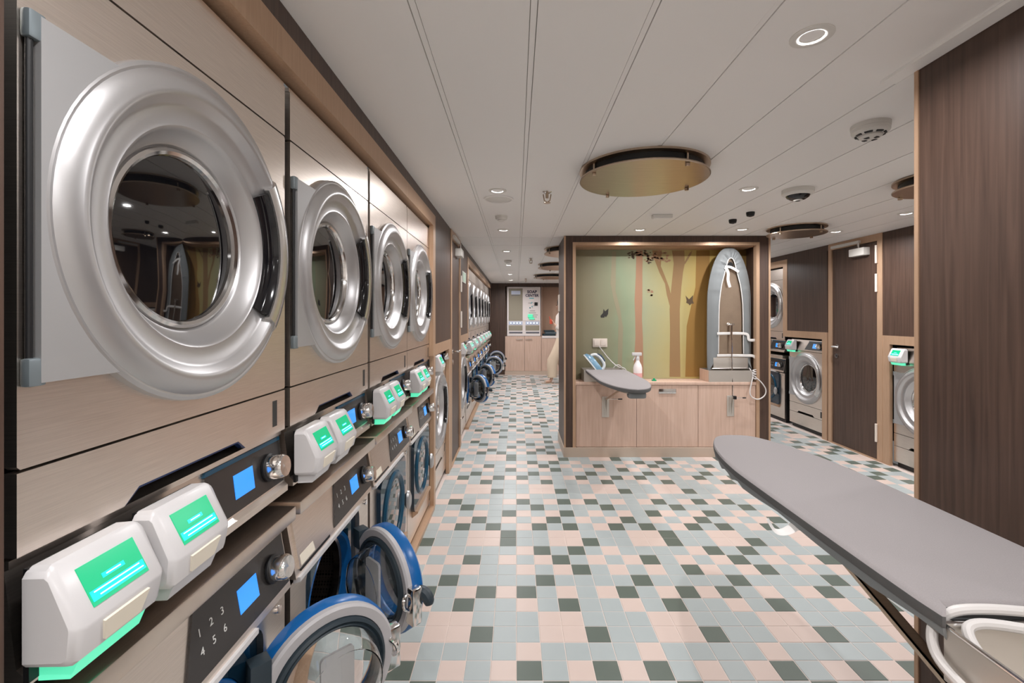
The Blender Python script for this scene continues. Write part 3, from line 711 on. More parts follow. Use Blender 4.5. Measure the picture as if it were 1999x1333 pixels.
# --- near board, folded down next to the dark wood partition
NBX, NBY = .938, .815
nb = thing('ironing_board', 'grey fold-down ironing board beside the near dark wood partition', 'ironing board', (NBX, NBY, BZ))
part('padded_cover', board_top(1.175, .405, .030), ['board_cloth', 'cover_edge'], nb)
mb = MB(); o1 = board_outline(1.175, .405, .004); o2 = board_outline(1.175, .405, .05); n = len(o1)
for i in range(n):
    ww = .006*math.sin(i*1.9)
    mb.v += [(o1[i][0], o1[i][1], -.027), (o1[i][0]*.985, o1[i][1]*.995, -.046+ww), (o2[i][0], o2[i][1], -.040+ww*.5)]
for i in range(n):
    j = (i+1) % n
    for q in (0, 1): mb.f.append((i*3+q, j*3+q, j*3+q+1, i*3+q+1)); mb.m.append(0)
part('elastic_skirt', mb, 'cover_cloth', nb)
part('metal_deck', MB().prism(board_outline(1.15, .37, .03), -.042, -.032, 'z'), 'box_steel', nb)
part('brace', MB().box(-.013, .013, -.004, .003, 0, .86, 0).box(-.013, -.010, -.004, .014, 0, .86).box(.010, .013, -.004, .014, 0, .86).xf(Matrix.Translation((-.02, .0, -.30)) @ Matrix.Rotation(math.radians(-72.5), 4, 'X')), 'disc_steel', nb)
part('tie_strap', MB().tube(spline([(-.185, .40, -.04), (-.225, .39, -.055), (-.250, .395, -.055), (-.262, .41, -.03)], 5), .016, 8, flat=.12), 'tape', nb, 'loose white tie strap')
part('hinge_bar', MB().tube([(-.19, -.005, -.034), (.19, -.005, -.034)], .008, 10), 'chrome', nb)
# its holder and the wall cabinet underneath
wc = thing('wall_cabinet', 'pale wood cabinet carrying the steel holder of the near ironing board', 'cabinet', (.62, .5, 0))
part('carcass', B(0, .642, 0, .285, .09, .694), 'light_wood', wc); part('worktop', B(-.004, .644, -.004, .290, .697, .727, .003), 'light_wood', wc); part('plinth', B(.0, .642, 0, .27, 0, .088), 'skirt', wc)
part('cabinet_back', B(0, .642, -.02, -.006, 0, .80), 'dark_wood', wc)
bracket(wc, NBX-.62, .286, .565, -1)
def open_box(x0, x1, y0, y1, z0, z1, t_=.004):
    return MB().box(x0, x1, y0, y1, z0, z0+t_).box(x0, x0+t_, y0, y1, z0+t_, z1).box(x1-t_, x1, y0, y1, z0+t_, z1).box(x0+t_, x1-t_, y0, y0+t_, z0+t_, z1).box(x0+t_, x1-t_, y1-t_, y1, z0+t_, z1)
hb = thing('iron_holder', 'open steel iron holder box at the end of the near ironing board', 'holder', (.75, .56, .7275))
part('tray', open_box(0, .385, 0, .238, 0, .096), 'box_steel', hb)
part('rim_bead', MB().tube([(0, 0, .097), (0, .238, .097), (.385, .238, .097)], .004, 8), 'chrome', hb)
cn = part('white_cable', MB().tube(spline([(.742, .60, .735), (.738, .70, .745), (.737, .79, .765), (.752, .822, .80), (.775, .815, .834), (.83, .806, .846), (.93, .80, .842), (1.04, .79, .835), (1.10, .74, .80)], 8), .0085, 10).tube(spline([(1.09, .72, .75), (.99, .725, .826), (.88, .765, .834), (.80, .790, .83), (.775, .775, .812), (.785, .72, .77), (.82, .66, .742)], 8), .0085, 10), 'cord', None)
tag(cn, 'thick white iron cord looped over the near steel holder', 'cord')

# --- island board, folded down on the left
ib = thing('ironing_board', 'grey ironing board folded down from the island in front of the socket', 'ironing board', (.868, 4.432, BZ), PI)
part('padded_cover', board_top(1.20, .39, .032), ['board_cloth', 'cover_edge'], ib)
part('metal_deck', MB().prism(board_outline(1.17, .35, .03), -.046, -.033, 'z'), 'box_steel', ib)
part('cover_bunch', MB().box(-.07, .06, 1.09, 1.165, -.078, -.030, .018), 'cover_cloth', ib)
part('brace', MB().tube([(.0, .035, -.285), (.0, .80, -.045)], .009, 10), 'disc_steel', ib)
ibk = bracket(isl, .868-IX0, -.001, .575, 1)
part('release_rod', MB().tube([(.868-IX0+.01, -.03, .567), (.868-IX0+.12, -.03, .567)], .003, 8), 'chrome', ibk); part('rod_grip', MB().tube([(.868-IX0+.115, -.03, .567), (.868-IX0+.155, -.03, .567)], .006, 8), 'black', ibk)
h1 = thing('iron_holder', 'steel iron holder on the island worktop behind the folded-down board', 'holder', (.66, 4.435, .7275))
part('tray', open_box(0, .40, 0, .215, 0, .115), 'box_steel', h1)
# --- island board folded up on the right
ux = 2.105; uy = 4.475
ub = thing('ironing_board', 'ironing board folded upright in the island niche, grey cover tied with white tapes', 'ironing board', (ux, uy, .862))
UL, UW = 1.185, .43
def upright(mb): return mb.xf(Matrix(((1, 0, 0, 0), (0, 0, 1, 0), (0, 1, 0, 0), (0, 0, 0, 1))))      # along -> up, local up -> +y (away from the aisle)
part('padded_cover', upright(board_top(UL, UW, .025).xf(Matrix.Translation((0, 0, .045)))), ['board_cloth', 'cover_cloth'], ub)
mb = MB(); o1 = board_outline(UL, UW, .0); n = len(o1)
def hwf(t_):
    ks = [(0, .92), (.05, .75), (.12, .56), (.5, .55), (.68, .46), (.82, .30), (.9, .30), (1, .30)]
    for (a, fa), (b_, fb) in zip(ks[:-1], ks[1:]):
        if t_ <= b_: return fa+(fb-fa)*(t_-a)/(b_-a)
    return .3
def inner_edge(x, y):
    iy = y if y < .80*UL else .80*UL+(y-.80*UL)*.55
    return x*hwf(y/UL)+.004, iy
for i, (x, y) in enumerate(o1):
    ix, iy = inner_edge(x, y)
    for q in range(5):
        t_ = q/4; pk = (math.sin(i*2.6)+.5*math.sin(i*4.9+1))*.0075*math.sin(t_*PI*.75+.5)
        mb.v.append((x+(ix-x)*t_, y+(iy-y)*t_, .024-.029*math.sin(min(1, t_*1.6)*PI/2)+pk*t_**.5))
for i in range(n-1):
    if abs(o1[i][1]) < .012 and abs(o1[i+1][1]) < .012: continue
    for q in range(4): mb.f.append((i*5+q, (i+1)*5+q, (i+1)*5+q+1, i*5+q+1)); mb.m.append(0)
part('gathered_cover_edge', upright(mb), 'cover_cloth', ub, 'gathered grey cover edge')
part('metal_deck', upright(MB().prism(board_outline(UL-.03, UW-.05, .015), .0125, .0185, 'z')), 'disc_steel', ub, 'bare steel underside')
hem = [((inner_edge(x, y)[0], inner_edge(x, y)[1], -.006)) for x, y in o1 if .02 < y]
part('white_hem', upright(MB().tube(hem, .0045, 6)), 'tape', ub)
def tape(pts, w=.013): return MB().tube(spline([(x, y-.010, z) for x, y, z in pts], 4), w, 8, thin=.15)
part('tie_tape', tape([(-.135, -.004, .335), (0, -.006, .338), (.13, -.004, .335), (.165, -.006, .320), (.175, -.008, .275), (.23, -.012, .272)]), 'tape', ub)
part('tie_tape', tape([(-.135, -.004, .12), (0, -.006, .122), (.14, -.004, .12), (.21, -.008, .118), (.235, -.012, .10)]), 'tape', ub)
part('tie_tape', tape([(-.055, -.004, .985), (-.03, -.008, .93), (-.03, -.006, .86), (-.012, -.008, .79)], .013), 'tape', ub); part('tie_tape', tape([(-.06, -.004, .99), (0, -.008, .985), (.075, -.006, .94)], .012), 'tape', ub)
part('hand_hole', upright(MB().prism([(.030*math.cos(i*PI/8)+.004, 1.005+.036*math.sin(i*PI/8)) for i in range(16)], .009, .0145, 'z')), 'black', ub)
part('brace', MB().tube([(.0, -.022, .42), (.0, -.045, -.275)], .006, 10).tube([(.0, -.022, .42), (0, -.024, .27)], .011, 10), 'chrome', ub)
part('brace_spring', MB().tube([(-.035+.07*i/24, -.012+.010*math.cos(i*1.6), .425+.012*math.sin(i*1.6)) for i in range(25)], .003, 6), 'chrome', ub)
part('hinge_rail', MB().box(-.17, .17, -.008, .006, -.004, .10, .003), 'box_steel', ub); part('hinge_bar', MB().tube([(-.185, -.010, -.008), (.185, -.010, -.008)], .008, 10), 'chrome', ub)
ubk = bracket(isl, ux-IX0-.02, -.001, .585, 1)
part('release_rod', MB().tube([(ux-IX0+.0, -.045, .582), (ux-IX0+.11, -.045, .582)], .003, 8), 'chrome', ubk); part('rod_grip', MB().tube([(ux-IX0+.075, -.045, .582), (ux-IX0+.105, -.045, .582)], .006, 8), 'black', ubk); part('rod_knob', MB().box(ux-IX0-.012, ux-IX0+.012, -.058, -.032, .568, .600, .003), 'black', ubk)
h2 = thing('iron_holder', 'steel iron holder on the island worktop under the upright board', 'holder', (1.875, 4.430, .7275))
part('tray', open_box(0, .42, 0, .22, 0, .112), 'box_steel', h2); part('tray_liner', B(-.003, .0, .004, .218, 0, .112), 'light_wood', h2)
c2 = part('white_cable', MB().tube(spline([(2.285, 4.465, .86), (2.30, 4.425, .80), (2.275, 4.41, .70), (2.262, 4.405, .63), (2.28, 4.40, .585), (2.34, 4.40, .565), (2.40, 4.40, .60), (2.412, 4.40, .66), (2.37, 4.405, .73), (2.315, 4.42, .78)], 8), .0055, 8).tube([(2.312+.016*math.cos(i*.75), 4.42+.010*math.sin(i*.75), .85-.0028*i) for i in range(36)], .0045, 6), 'cord', None)
tag(c2, 'white coiled iron cord hanging at the right end of the island', 'cord')

# --- iron, bottle, bits on the island
def sole(s): return [(0.105*s, 0), (.085*s, .026*s), (.03*s, .047*s), (-.06*s, .052*s), (-.105*s, .046*s), (-.112*s, 0), (-.105*s, -.046*s), (-.06*s, -.052*s), (.03*s, -.047*s), (.085*s, -.026*s)]
ir = thing('steam_iron', 'white and blue steam iron leaning nose up in the island holder', 'iron', (.752, 4.545, .893))
rot = Matrix(((-.62, 0, .785, 0), (0, -1, 0, 0), (.785, 0, .62, 0), (0, 0, 0, 1)))
def irp(name, mb, m_, par=ir): return part(name, mb.xf(rot), m_, par)
irp('soleplate', MB().prism(sole(1.15), -.012, 0, 'z'), 'iron_white')
mb = MB()
for z, s_ in ((0, 1.12), (.022, 1.06), (.04, .9), (.052, .72)): mb.v += [(x-(.012 if z > .03 else 0), y, z) for x, y in sole(s_)]
for k in range(3):
    for i in range(10): mb.f.append((k*10+i, k*10+(i+1) % 10, (k+1)*10+(i+1) % 10, (k+1)*10+i)); mb.m.append(0)
mb.f.append(tuple(30+i for i in range(10))); mb.m.append(0)
irp('water_tank', mb, 'iron_blue')
hd_ = irp('iron_handle', MB().tube(spline([(.07, 0, .045), (.05, 0, .085), (.0, 0, .105), (-.07, 0, .100), (-.105, 0, .07), (-.11, 0, .02)], 6), .015, 12), 'iron_white')
irp('handle_grip', MB().tube(spline([(.04, 0, .102), (.0, 0, .119), (-.06, 0, .115)], 5), .012, 10), 'iron_dark', hd_)
c1 = part('iron_cord', MB().tube(spline([(.845, 4.652, 1.062), (.875, 4.642, 1.02), (.93, 4.60, .945), (.985, 4.55, .885), (1.02, 4.50, .862), (1.05, 4.53, .858)], 8), .005, 8).tube(spline([(.955, 4.47, .859), (.975, 4.46, .885), (1.005, 4.455, .890), (1.03, 4.46, .868), (1.07, 4.47, .848), (1.09, 4.48, .80), (1.07, 4.55, .735)], 6), .005, 8), 'cord', None)
c1.parent = ir; c1.location = (-.752, -4.545, -.893); c1['label'] = 'white cord running to the wall socket'
sb = thing('spray_bottle', 'white trigger spray bottle with pink liquid on the island worktop', 'bottle', (1.216, 4.56, .7275))
part('bottle_body', MB().lathe([(1e-4, 0), (.040, 0), (.044, .006), (.044, .075)], 28, 'z'), 'bottle_pink', sb, 'pink liquid part')
part('bottle_shoulder', MB().lathe([(.0442, .074), (.044, .125), (.036, .155), (.020, .185), (.016, .205)], 28, 'z'), 'bottle', sb)
hd2 = part('spray_head', MB().cyl(.019, .200, .226, 20, 'z').box(-.058, .040, -.013, .013, .245, .278, .007).box(-.012, .016, -.010, .010, .222, .25, .003), 'white_plastic', sb)
part('trigger', MB().tube(spline([(-.026, 0, .246), (-.032, 0, .222), (-.044, 0, .200)], 4), .006, 8), 'white_plastic', hd2)
gb = part('green_clip', MB().box(0, .042, 0, .03, 0, .012, .003).box(.012, .030, .006, .022, .012, .026, .003), 'green_bit', None); gb.location = (1.345, 4.50, .7275)
tag(gb, 'small green plastic clip on the island worktop beside the spray bottle', 'clip')

# ================================================================== NEAR PARTITION
pt = thing('wood_partition', 'tall dark wood partition with bronze edge standing beside the near ironing board', 'partition', (1.27, 1.446, 0))
part('panel_face', B(0, .02, -1.0, -.012, 0, T2), 'dark_wood', pt); part('end_panel', B(.02, .72, -.030, -.012, 0, T2), 'dark_wood', pt); part('core', B(.02, .70, -1.0, -.032, 0, T2), 'dark_wood', pt)
part('edge_trim', B(-.004, .022, -.012, .002, 0, T2), 'bronze', pt)
struct(part('trim_1', B(1.215, 1.268, .3, 1.52, CEIL-.010, CEIL-.0005), 'ceiling_white', None))

# ================================================================== FAR WALL: soap vending and cabinets
far = struct(part('wall_far_panelling', B(-.60, -.262, YF, YF+.34, 0, T2), 'dark_wood', None)); far.name = 'wall_far_left'
struct(part('trim_2', B(-.262, 3.5, YF, YF+.34, 2.077, T2), 'dark_wood', None))
struct(part('baseboard_far', B(-.27, 3.4, YF-.014, YF+.30, 0, .085), 'skirt', None))
def fx(px): return (px-1008)*YF/888
def fz(py): return H-(py-618)*YF/888
sv = thing('soap_vending_machine', 'white wall vending machine lettered SOAP CENTER above pale cabinets', 'vending machine', (fx(990), YF, fz(655.5)))
def vp(name, zx0, zy0, zx1, zy1, m_, th=.01, base=0, parent=sv, bev=0, label=None):
    x0, x1 = fx(980+zx0/11.108)-fx(990), fx(980+zx1/11.108)-fx(990); z1, z0 = fz(550+zy0/11.108)-fz(655.5), fz(550+zy1/11.108)-fz(655.5)
    return part(name, B(x0, x1, -base-th, -base, z0, z1, bev), m_, parent, label)
part('housing', B(0, fx(1055.2)-fx(990), .0, .28, 0, fz(560)-fz(655.5)), 'soap_white', sv)
vp('product_window', 145, 145, 447, 845, 'soap_window', .006); vp('inner_header', 200, 195, 400, 275, 'soap_strip', .002, .006); vp('inner_slot', 205, 288, 385, 300, 'slot_grey', .002, .006)
vp('front_panel', 470, 125, 832, 845, 'soap_white', .008)
for a in (145, 510):
    st_ = vp('button_strip', a, 860, a+300, 930, 'soap_strip', .008)
    for q in range(4): vp('lit_button', a+34+q*68, 880, a+58+q*68, 906, 'led', .004, .008, st_, label='lit white button')
    vp('lower_window', a, 945, a+300, 1055, 'soap_window', .006); vp('tray_slot', a+8, 1085, a+298, 1117, 'slot_grey', .006)
vp('card_reader', 702, 445, 772, 518, 'black', .012, .008); tm = vp('screen_unit', 560, 705, 665, 770, 'soap_green', .03, .008, label='lit green terminal'); vp('lit_pad', 585, 775, 700, 815, 'soap_green', .02, .008)
def vtext(s, zx, zy, size, m_):
    x = fx(980+zx/11.108)-fx(990); z = fz(550+zy/11.108)-fz(655.5)
    me = text_mesh(s, size, Matrix.Translation((x, -.0095, z)) @ Matrix.Rotation(PI/2, 4, 'X'), m_, .001, .035)
    return obj('lettering', me, sv)
vtext('SOAP', 650, 220, .092, 'soap_text'); vtext('CENTER', 650, 300, .084, 'soap_text')
vp('blue_band', 590, 348, 690, 368, 'soap_teal', .002, .008)
random.seed(5)
for q in range(11):
    x = 570+random.random()*110; y = 420+random.random()*140; vp('instruction_icon', x, y, x+random.uniform(16, 30), y+random.uniform(12, 24), 'print_grey' if q % 3 else 'soap_teal', .002, .008)
for q, (x0, x1, y) in enumerate(((605, 715, 618), (580, 735, 662), (672, 775, 708), (676, 755, 750), (690, 715, 800))): vp('instruction_line', x0, y, x1, y+22, 'print_grey', .002, .008)
fc = thing('base_cabinet', 'pale wood base cabinet with two doors below the soap vending machine', 'cabinet', (fx(986), YF, .086))
ztop = fz(656)-.086; xm = fx(1024)-fx(986); xe = fx(1056.5)-fx(986)
part('carcass', B(0, xe, .02, .30, 0, ztop), 'dark_gap', fc)
for a, b_, hx in ((0, xm-.003, xm-.12), (xm+.003, xe, xm+.10)):
    d = part('cabinet_door', B(a, b_, 0, .019, .002, ztop-.002), 'light_wood', fc)
    part('bar_handle', MB().tube([(hx-.07, 0, ztop-.07), (hx-.07, -.025, ztop-.07), (hx+.07, -.025, ztop-.07), (hx+.07, 0, ztop-.07)], .008, 8), 'chrome', d)
fk = thing('folding_counter', 'pale counter cabinet with white worktop and folded dark clothes in the far niche', 'counter', (fx(1058), YF, .086))
ct = fz(655.5)-.086
part('cabinet_front', B(0, 1.6, 0, .30, 0, ct-.06), 'light_wood', fk); part('counter_top', B(0, 1.6, -.006, .30, ct-.055, ct, .004), 'soap_white', fk); part('side_post', B(-.012, -.002, -.002, .30, 0, 2.075-.086), 'light_wood', fk)
z = fz(655.3)
for i, (m_, dx, w_) in enumerate((('cloth_dark', 0, .30), ('cloth_grey', .05, .27), ('cloth_dark', .03, .25))):
    q = part('folded_garment', MB().box(0, w_, 0, .2, 0, .042, .014), m_, None); q.location = (fx(1060)+dx, YF+.03, z+.0005+i*.043)
    tag(q, ['black folded garment at the bottom of the pile on the far counter', 'grey folded garment in the middle of the pile on the far counter', 'black folded garment on top of the pile on the far counter'][i], 'garment', 'folded clothes on the far counter')

# ================================================================== CEILING FITTINGS
def lamp_light(x, y, k=1.0, size=.048):
    ld = bpy.data.lights.new('downlight_lamp', 'AREA'); ld.shape = 'DISK'; ld.size = size; ld.energy = LAMP_W*k; ld.color = LAMP_COL; ld.spread = math.radians(165)
    return ld
P_DL = [None]
def downlight(x, y, label, group, k=1.0):
    if P_DL[0] is None:
        o = obj('downlight', None)
        part('bezel', MB().lathe([(.055, 0), (.055, -.003), (.050, -.005), (.036, -.005), (.030, -.001), (.026, .006)], 40, 'z'), 'device_white', o)
        part('lamp_lens', MB().disc(.028, .001, 32, 'z'), 'lamp', o, 'glowing lens')
        P_DL[0] = o
    else: o = copy_tree(P_DL[0])
    o.location = (x, y, CEIL); tag(o, label, 'downlight', group)
    lo = bpy.data.objects.new('lamp', lamp_light(x, y, k)); COL.objects.link(lo); lo.parent = o; lo.location = (0, 0, -.0005)
G1 = 'downlights along the left machine aisle'
for y, lb, k_ in ((-1.6, 'added unseen downlight at the closed back end of the left aisle', 1), (-.3, 'added unseen downlight ahead of the near machine bank', 0.8), (.45, 'added unseen downlight over the start of the near machine bank', 0.4), (2.84, 'small recessed downlight right before the round ceiling grille', 0.9), (4.13, 'small recessed downlight past the round grille, by the brown door closer', 1), (5.46, 'small recessed downlight over the single dryer that starts the far bank', 1.3), (6.92, 'small recessed downlight just past the far smoke detector', 1.6), (8.42, 'small recessed downlight, second from the soap vending wall', 1.8), (9.8, 'small recessed downlight nearest the soap vending wall', 1.8)): downlight(-.118, y, lb, G1, k_)  # lamps above and behind the camera are unseen, added for bounce light
downlight(.828, 1.275, 'large white recessed downlight over the near ironing board', None)
downlight(.9, -.6, 'added unseen downlight over the open area before the near partition', None)  # unseen lamp behind the camera, added to lift the ambient light
downlight(2.2, -.6, 'added unseen downlight behind the near wood partition', None); downlight(2.2, -1.9, 'added unseen downlight near the pale back wall', None); downlight(.9, -1.9, 'added unseen downlight at the middle of the pale back wall', None)  # further unseen lamps added behind the camera as fill
downlight(1.43, 2.80, 'white recessed downlight beside the round dome camera', None, 1.3)
downlight(1.116, 4.11, 'recessed downlight in front of the island mural, left one', None, .8)
downlight(2.03, 4.09, 'recessed downlight in front of the folded-up ironing board', None, .8)
G2 = 'downlights along the right machine aisle'; LB2 = 'small recessed white downlight over the right machine aisle'
for x, y, lb in ((2.965, 2.1, 'added unseen downlight over the right aisle, hidden behind the near partition'), (2.965, 3.46, 'small recessed downlight before the wooden door of the right aisle'), (2.95, 4.2, 'small recessed downlight straight in front of the right wooden door'), (2.95, 6.4, 'added unseen downlight of the right aisle by the stacked pair'), (2.95, 8.2, 'added unseen downlight at the far end of the right aisle')): downlight(x, y, lb, G2, 1.5)  # lamps hidden by partition and island are added, out of view
G3 = 'added unseen downlights behind the island'; LB3 = 'added unseen downlight in the ceiling behind the ironing island'
for x, y, lb in ((1.2, 6.1, 'added unseen downlight right behind the ironing island'), (1.2, 7.7, 'added unseen downlight between the second and third plates behind the island'), (1.2, 9.4, 'added unseen downlight over the person behind the island')): downlight(x, y, lb, G3, 1.5)  # hidden lamps, added to light the zone the island covers
def disc(x, y, r, label, group=None):
    o = thing('ceiling_disc', label, 'ceiling disc', (x, y, CEIL), 0, group)
    part('ceiling_ring', MB().lathe([(r-.03, 0), (r, 0), (r, -.010), (r-.012, -.014), (r-.03, -.014)], 72, 'z'), 'disc_steel', o)
    part('dark_drum', MB().lathe([(1e-4, -.003), (r-.03, -.003), (r-.03, -.048), (1e-4, -.048)], 64, 'z'), 'black', o)
    part('round_plate', MB().lathe([(1e-4, -.050), (r-.004, -.050), (r, -.053), (r, -.058), (r-.004, -.061), (1e-4, -.061)], 80, 'z'), 'disc_steel', o, 'round brushed bronze plate')
    for a in (25, 70+45, 205, 295):
        c_, s_ = (r-.022)*math.cos(math.radians(a)), (r-.022)*math.sin(math.radians(a))
        part('spacer_pin', MB().cyl(.005, -.0145, -.062, 10, 'z', (c_, s_, 0)).box(c_-.009, c_+.009, s_-.009, s_+.009, -.077, -.0615, .002), 'disc_steel', o)
disc(.676, 2.43, .335, 'large round bronze plate hung below the ceiling in front of the island')
disc(2.48, 4.03, .235, 'small round bronze ceiling plate near the island right corner')
disc(2.43, 2.58, .235, 'small round bronze ceiling plate half hidden by the near partition')
for q, y in enumerate((5.3, 6.85, 8.6)): disc(.66, y, .335, 'round bronze ceiling plate in the row behind the island, %s from the island' % ORD[q], 'round ceiling plates behind the island')
def sprinkler(x, y, label, group=None):
    o = thing('sprinkler', label, 'sprinkler', (x, y, CEIL), 0, group); o.scale = (1.35, 1.35, 1.35)
    part('escutcheon', MB().lathe([(1e-4, -.006), (.014, -.006), (.022, -.0005)], 24, 'z'), 'chrome', o)
    part('frame', MB().cyl(.007, -.002, -.030, 12, 'z').tube([(-.018, 0, -.012), (-.013, 0, -.04), (0, 0, -.05)], .003, 6).tube([(.018, 0, -.012), (.013, 0, -.04), (0, 0, -.05)], .003, 6), 'disc_steel', o)
    part('deflector', MB().cyl(.016, -.050, -.053, 20, 'z'), 'disc_steel', o)
sprinkler(.194, 2.87, 'brass sprinkler head beside the large round ceiling plate')
for y, lb in ((6.13, 'small sprinkler head beside the first plate behind the island'), (9.4, 'small sprinkler head nearest the soap vending wall')): sprinkler(.196, y, lb, 'sprinklers of the far aisle')
def simple(name, mb, m_, loc, label, cat, group=None):
    o = part(name, mb, m_, None); o.location = loc; return tag(o, label, cat, group)
o = thing('ceiling_speaker', 'flat round white grille in the ceiling of the left aisle', 'speaker', (-.12, 3.04, CEIL))
part('grille', MB().lathe([(1e-4, -.006), (.082, -.006), (.085, -.004)], 48, 'z'), 'device_white', o); part('grille_rim', MB().lathe([(.085, -.003), (.088, -.008), (.098, -.006), (.1, 0)], 48, 'z'), 'ceiling_white', o)
def detector(x, y, label, s=1.0, slots=True, group=None):
    o = thing('smoke_detector', label, 'smoke detector', (x, y, CEIL), 0, group)
    part('base', MB().lathe([(1e-4, 0), (.068*s, 0), (.068*s, -.016*s), (.066*s, -.017*s), (.066*s, -.030*s), (.060*s, -.038*s), (.044*s, -.043*s), (1e-4, -.043*s)], 48, 'z'), 'device_white', o)
    part('cap', MB().lathe([(.040*s, -.042*s), (.040*s, -.050*s), (.030*s, -.058*s), (1e-4, -.060*s)], 40, 'z'), 'device_white', o)
    if slots:
        for i in range(8):
            a = i*PI/4
            part('vent_slot', MB().lathe([(.0525*s, -.0395*s), (.0535*s, -.0435*s), (.045*s, -.0455*s), (.044*s, -.0415*s)], 8, 'z', (0, 0, 0), a-.27, a+.27, True), 'black', o)
        for i in range(4):
            a = i*PI/2+.4
            part('vent_slot', MB().lathe([(.030*s, -.0565*s), (.030*s, -.0595*s), (.016*s, -.0612*s), (.016*s, -.058*s)], 6, 'z', (0, 0, 0), a-.35, a+.35, True), 'black', o)
detector(1.452, 1.865, 'white round smoke detector with dark vent slots near the wood partition')
detector(-.118, 3.56, 'small white smoke detector past the round ceiling grille', .7, False)
detector(-.118, 6.35, 'small white smoke detector in the far aisle ceiling', .8, False)
o = thing('dome_camera', 'white dome camera with dark glass on the ceiling between downlights', 'camera', (1.745, 2.82, CEIL))
part('housing', MB().lathe([(1e-4, 0), (.088, 0), (.089, -.024), (.080, -.034), (.066, -.038)], 48, 'z'), 'device_white', o); part('dome', MB().lathe([(.067, -.036), (.060, -.050), (.040, -.062), (1e-4, -.068)], 40, 'z'), 'black_gloss', o, 'dark glossy dome'); part('lens_ring', MB().lathe([(.026, -.064), (.022, -.070), (.014, -.0705)], 24, 'z'), 'device_white', o)
for i, (x, y) in enumerate(((1.765, 3.43), (1.755, 3.69))):
    o = thing('black_sensor', 'small black ceiling sensor, the %s of the pair counted from the dome camera' % ORD[i], 'sensor', (x, y, CEIL), 0, 'pair of black ceiling sensors')
    part('sensor_body', MB().lathe([(1e-4, 0), (.030, 0), (.030, -.012), (.026, -.028), (.020, -.031), (1e-4, -.031)], 28, 'z'), 'black', o); part('sensor_eye', MB().lathe([(.012, -.0305), (.010, -.034), (1e-4, -.035)], 16, 'z'), 'black_gloss', o)
o = thing('emergency_light', 'white rectangular ceiling fitting between the large plate and the island', 'emergency light', (1.127, 3.52, CEIL))
part('fitting_body', B(-.075, .075, -.03, .03, -.026, 0, .005), 'device_white', o); part('diffuser', B(-.066, .066, -.024, .024, -.031, -.0255, .003), 'ceiling_white', o)
o = thing('exit_sign', 'small pale green wall sign above the start of the far bank', 'sign', (XL+.001, 4.93, 1.80))
part('sign_plate', B(0, .008, -.02, .28, -.06, .06, .002), 'device_white', o); part('sign_field', B(.008, .0095, -.008, .268, -.05, .05), 'sign_green', o)

# ================================================================== PERSON behind the island (walking, mostly hidden)
pe = thing('person', 'person in loose beige trousers and white top, stepping out behind the island', 'person', (.95, 9.36, 0))
def skin_body(name, V, E, R, m_, parent, sub=2, root=0):
    me = bpy.data.meshes.new(name); me.from_pydata(V, E, []); me.materials.append(M[m_])
    o = bpy.data.objects.new(name, me); COL.objects.link(o); o.parent = parent
    md = o.modifiers.new('skin', 'SKIN'); md.use_smooth_shade = True
    for i, r in enumerate(R): me.skin_vertices[0].data[i].radius = (r, r) if not isinstance(r, tuple) else r
    me.skin_vertices[0].data[root].use_root = True
    sb_ = o.modifiers.new('sub', 'SUBSURF'); sb_.levels = sub; sb_.render_levels = sub
    return o
# local x: -x is forward
V = [(.03, 0, .93), (.02, 0, 1.12), (.0, 0, 1.33), (-.01, 0, 1.44), (-.03, 0, 1.50), (-.035, 0, 1.60), (-.04, 0, 1.70),
     (.03, -.09, .90), (-.20, -.10, .50), (-.235, -.10, .10), (-.25, -.10, .055), (-.38, -.10, .035),
     (.03, .09, .90), (-.02, .09, .48), (.10, .09, .11), (.12, .09, .06), (.0, .09, .03),
     (-.01, -.19, 1.38), (.02, -.23, 1.10), (-.15, -.20, 1.17), (-.185, -.19, 1.21),
     (-.01, .19, 1.38), (.05, .23, 1.10), (.0, .22, .86), (-.01, .22, .79)]
E_ = [(0, 1), (1, 2), (2, 3), (3, 4), (4, 5), (5, 6), (0, 7), (7, 8), (8, 9), (9, 10), (10, 11), (0, 12), (12, 13), (13, 14), (14, 15), (15, 16), (2, 17), (17, 18), (18, 19), (19, 20), (2, 21), (21, 22), (22, 23), (23, 24)]
Rr = [(.13, .10), (.12, .09), (.14, .10), .055, .05, (.085, .075), (.07, .065), .075, .05, .034, .034, .026, .075, .05, .034, .034, .026, .05, .038, .027, .03, .05, .038, .027, .03]
fi = 20
for k in range(4):
    b0 = len(V); y = -.215+.018*k
    V += [(-.205, y, 1.245), (-.222, y, 1.275), (-.240, y, 1.297-.006*abs(k-1))]; E_ += [(20, b0), (b0, b0+1), (b0+1, b0+2)]; Rr += [.009, .008, .007]
b0 = len(V); V += [(-.215, -.165, 1.225), (-.238, -.158, 1.245)]; E_ += [(20, b0), (b0, b0+1)]; Rr += [.010, .008]
for k in range(4):
    b0 = len(V); y = .195+.018*k
    V += [(-.02, y, .74), (-.03, y, .71), (-.045, y, .69)]; E_ += [(24, b0), (b0, b0+1), (b0+1, b0+2)]; Rr += [.009, .008, .007]
b0 = len(V); V += [(-.045, .20, .76), (-.06, .195, .735)]; E_ += [(24, b0), (b0, b0+1)]; Rr += [.010, .008]
skin_body('body', V, E_, Rr, 'skin', pe)
def loft(secs, seg=16):
    """secs: (x,y,z, rx, ry) horizontal ellipses"""
    mb = MB()
    for x, y, z, rx, ry in secs: mb.v += [(x+rx*math.cos(2*PI*i/seg), y+ry*math.sin(2*PI*i/seg), z) for i in range(seg)]
    for k in range(len(secs)-1):
        for i in range(seg): mb.f.append((k*seg+i, k*seg+(i+1) % seg, (k+1)*seg+(i+1) % seg, (k+1)*seg+i)); mb.m.append(0)
    return mb
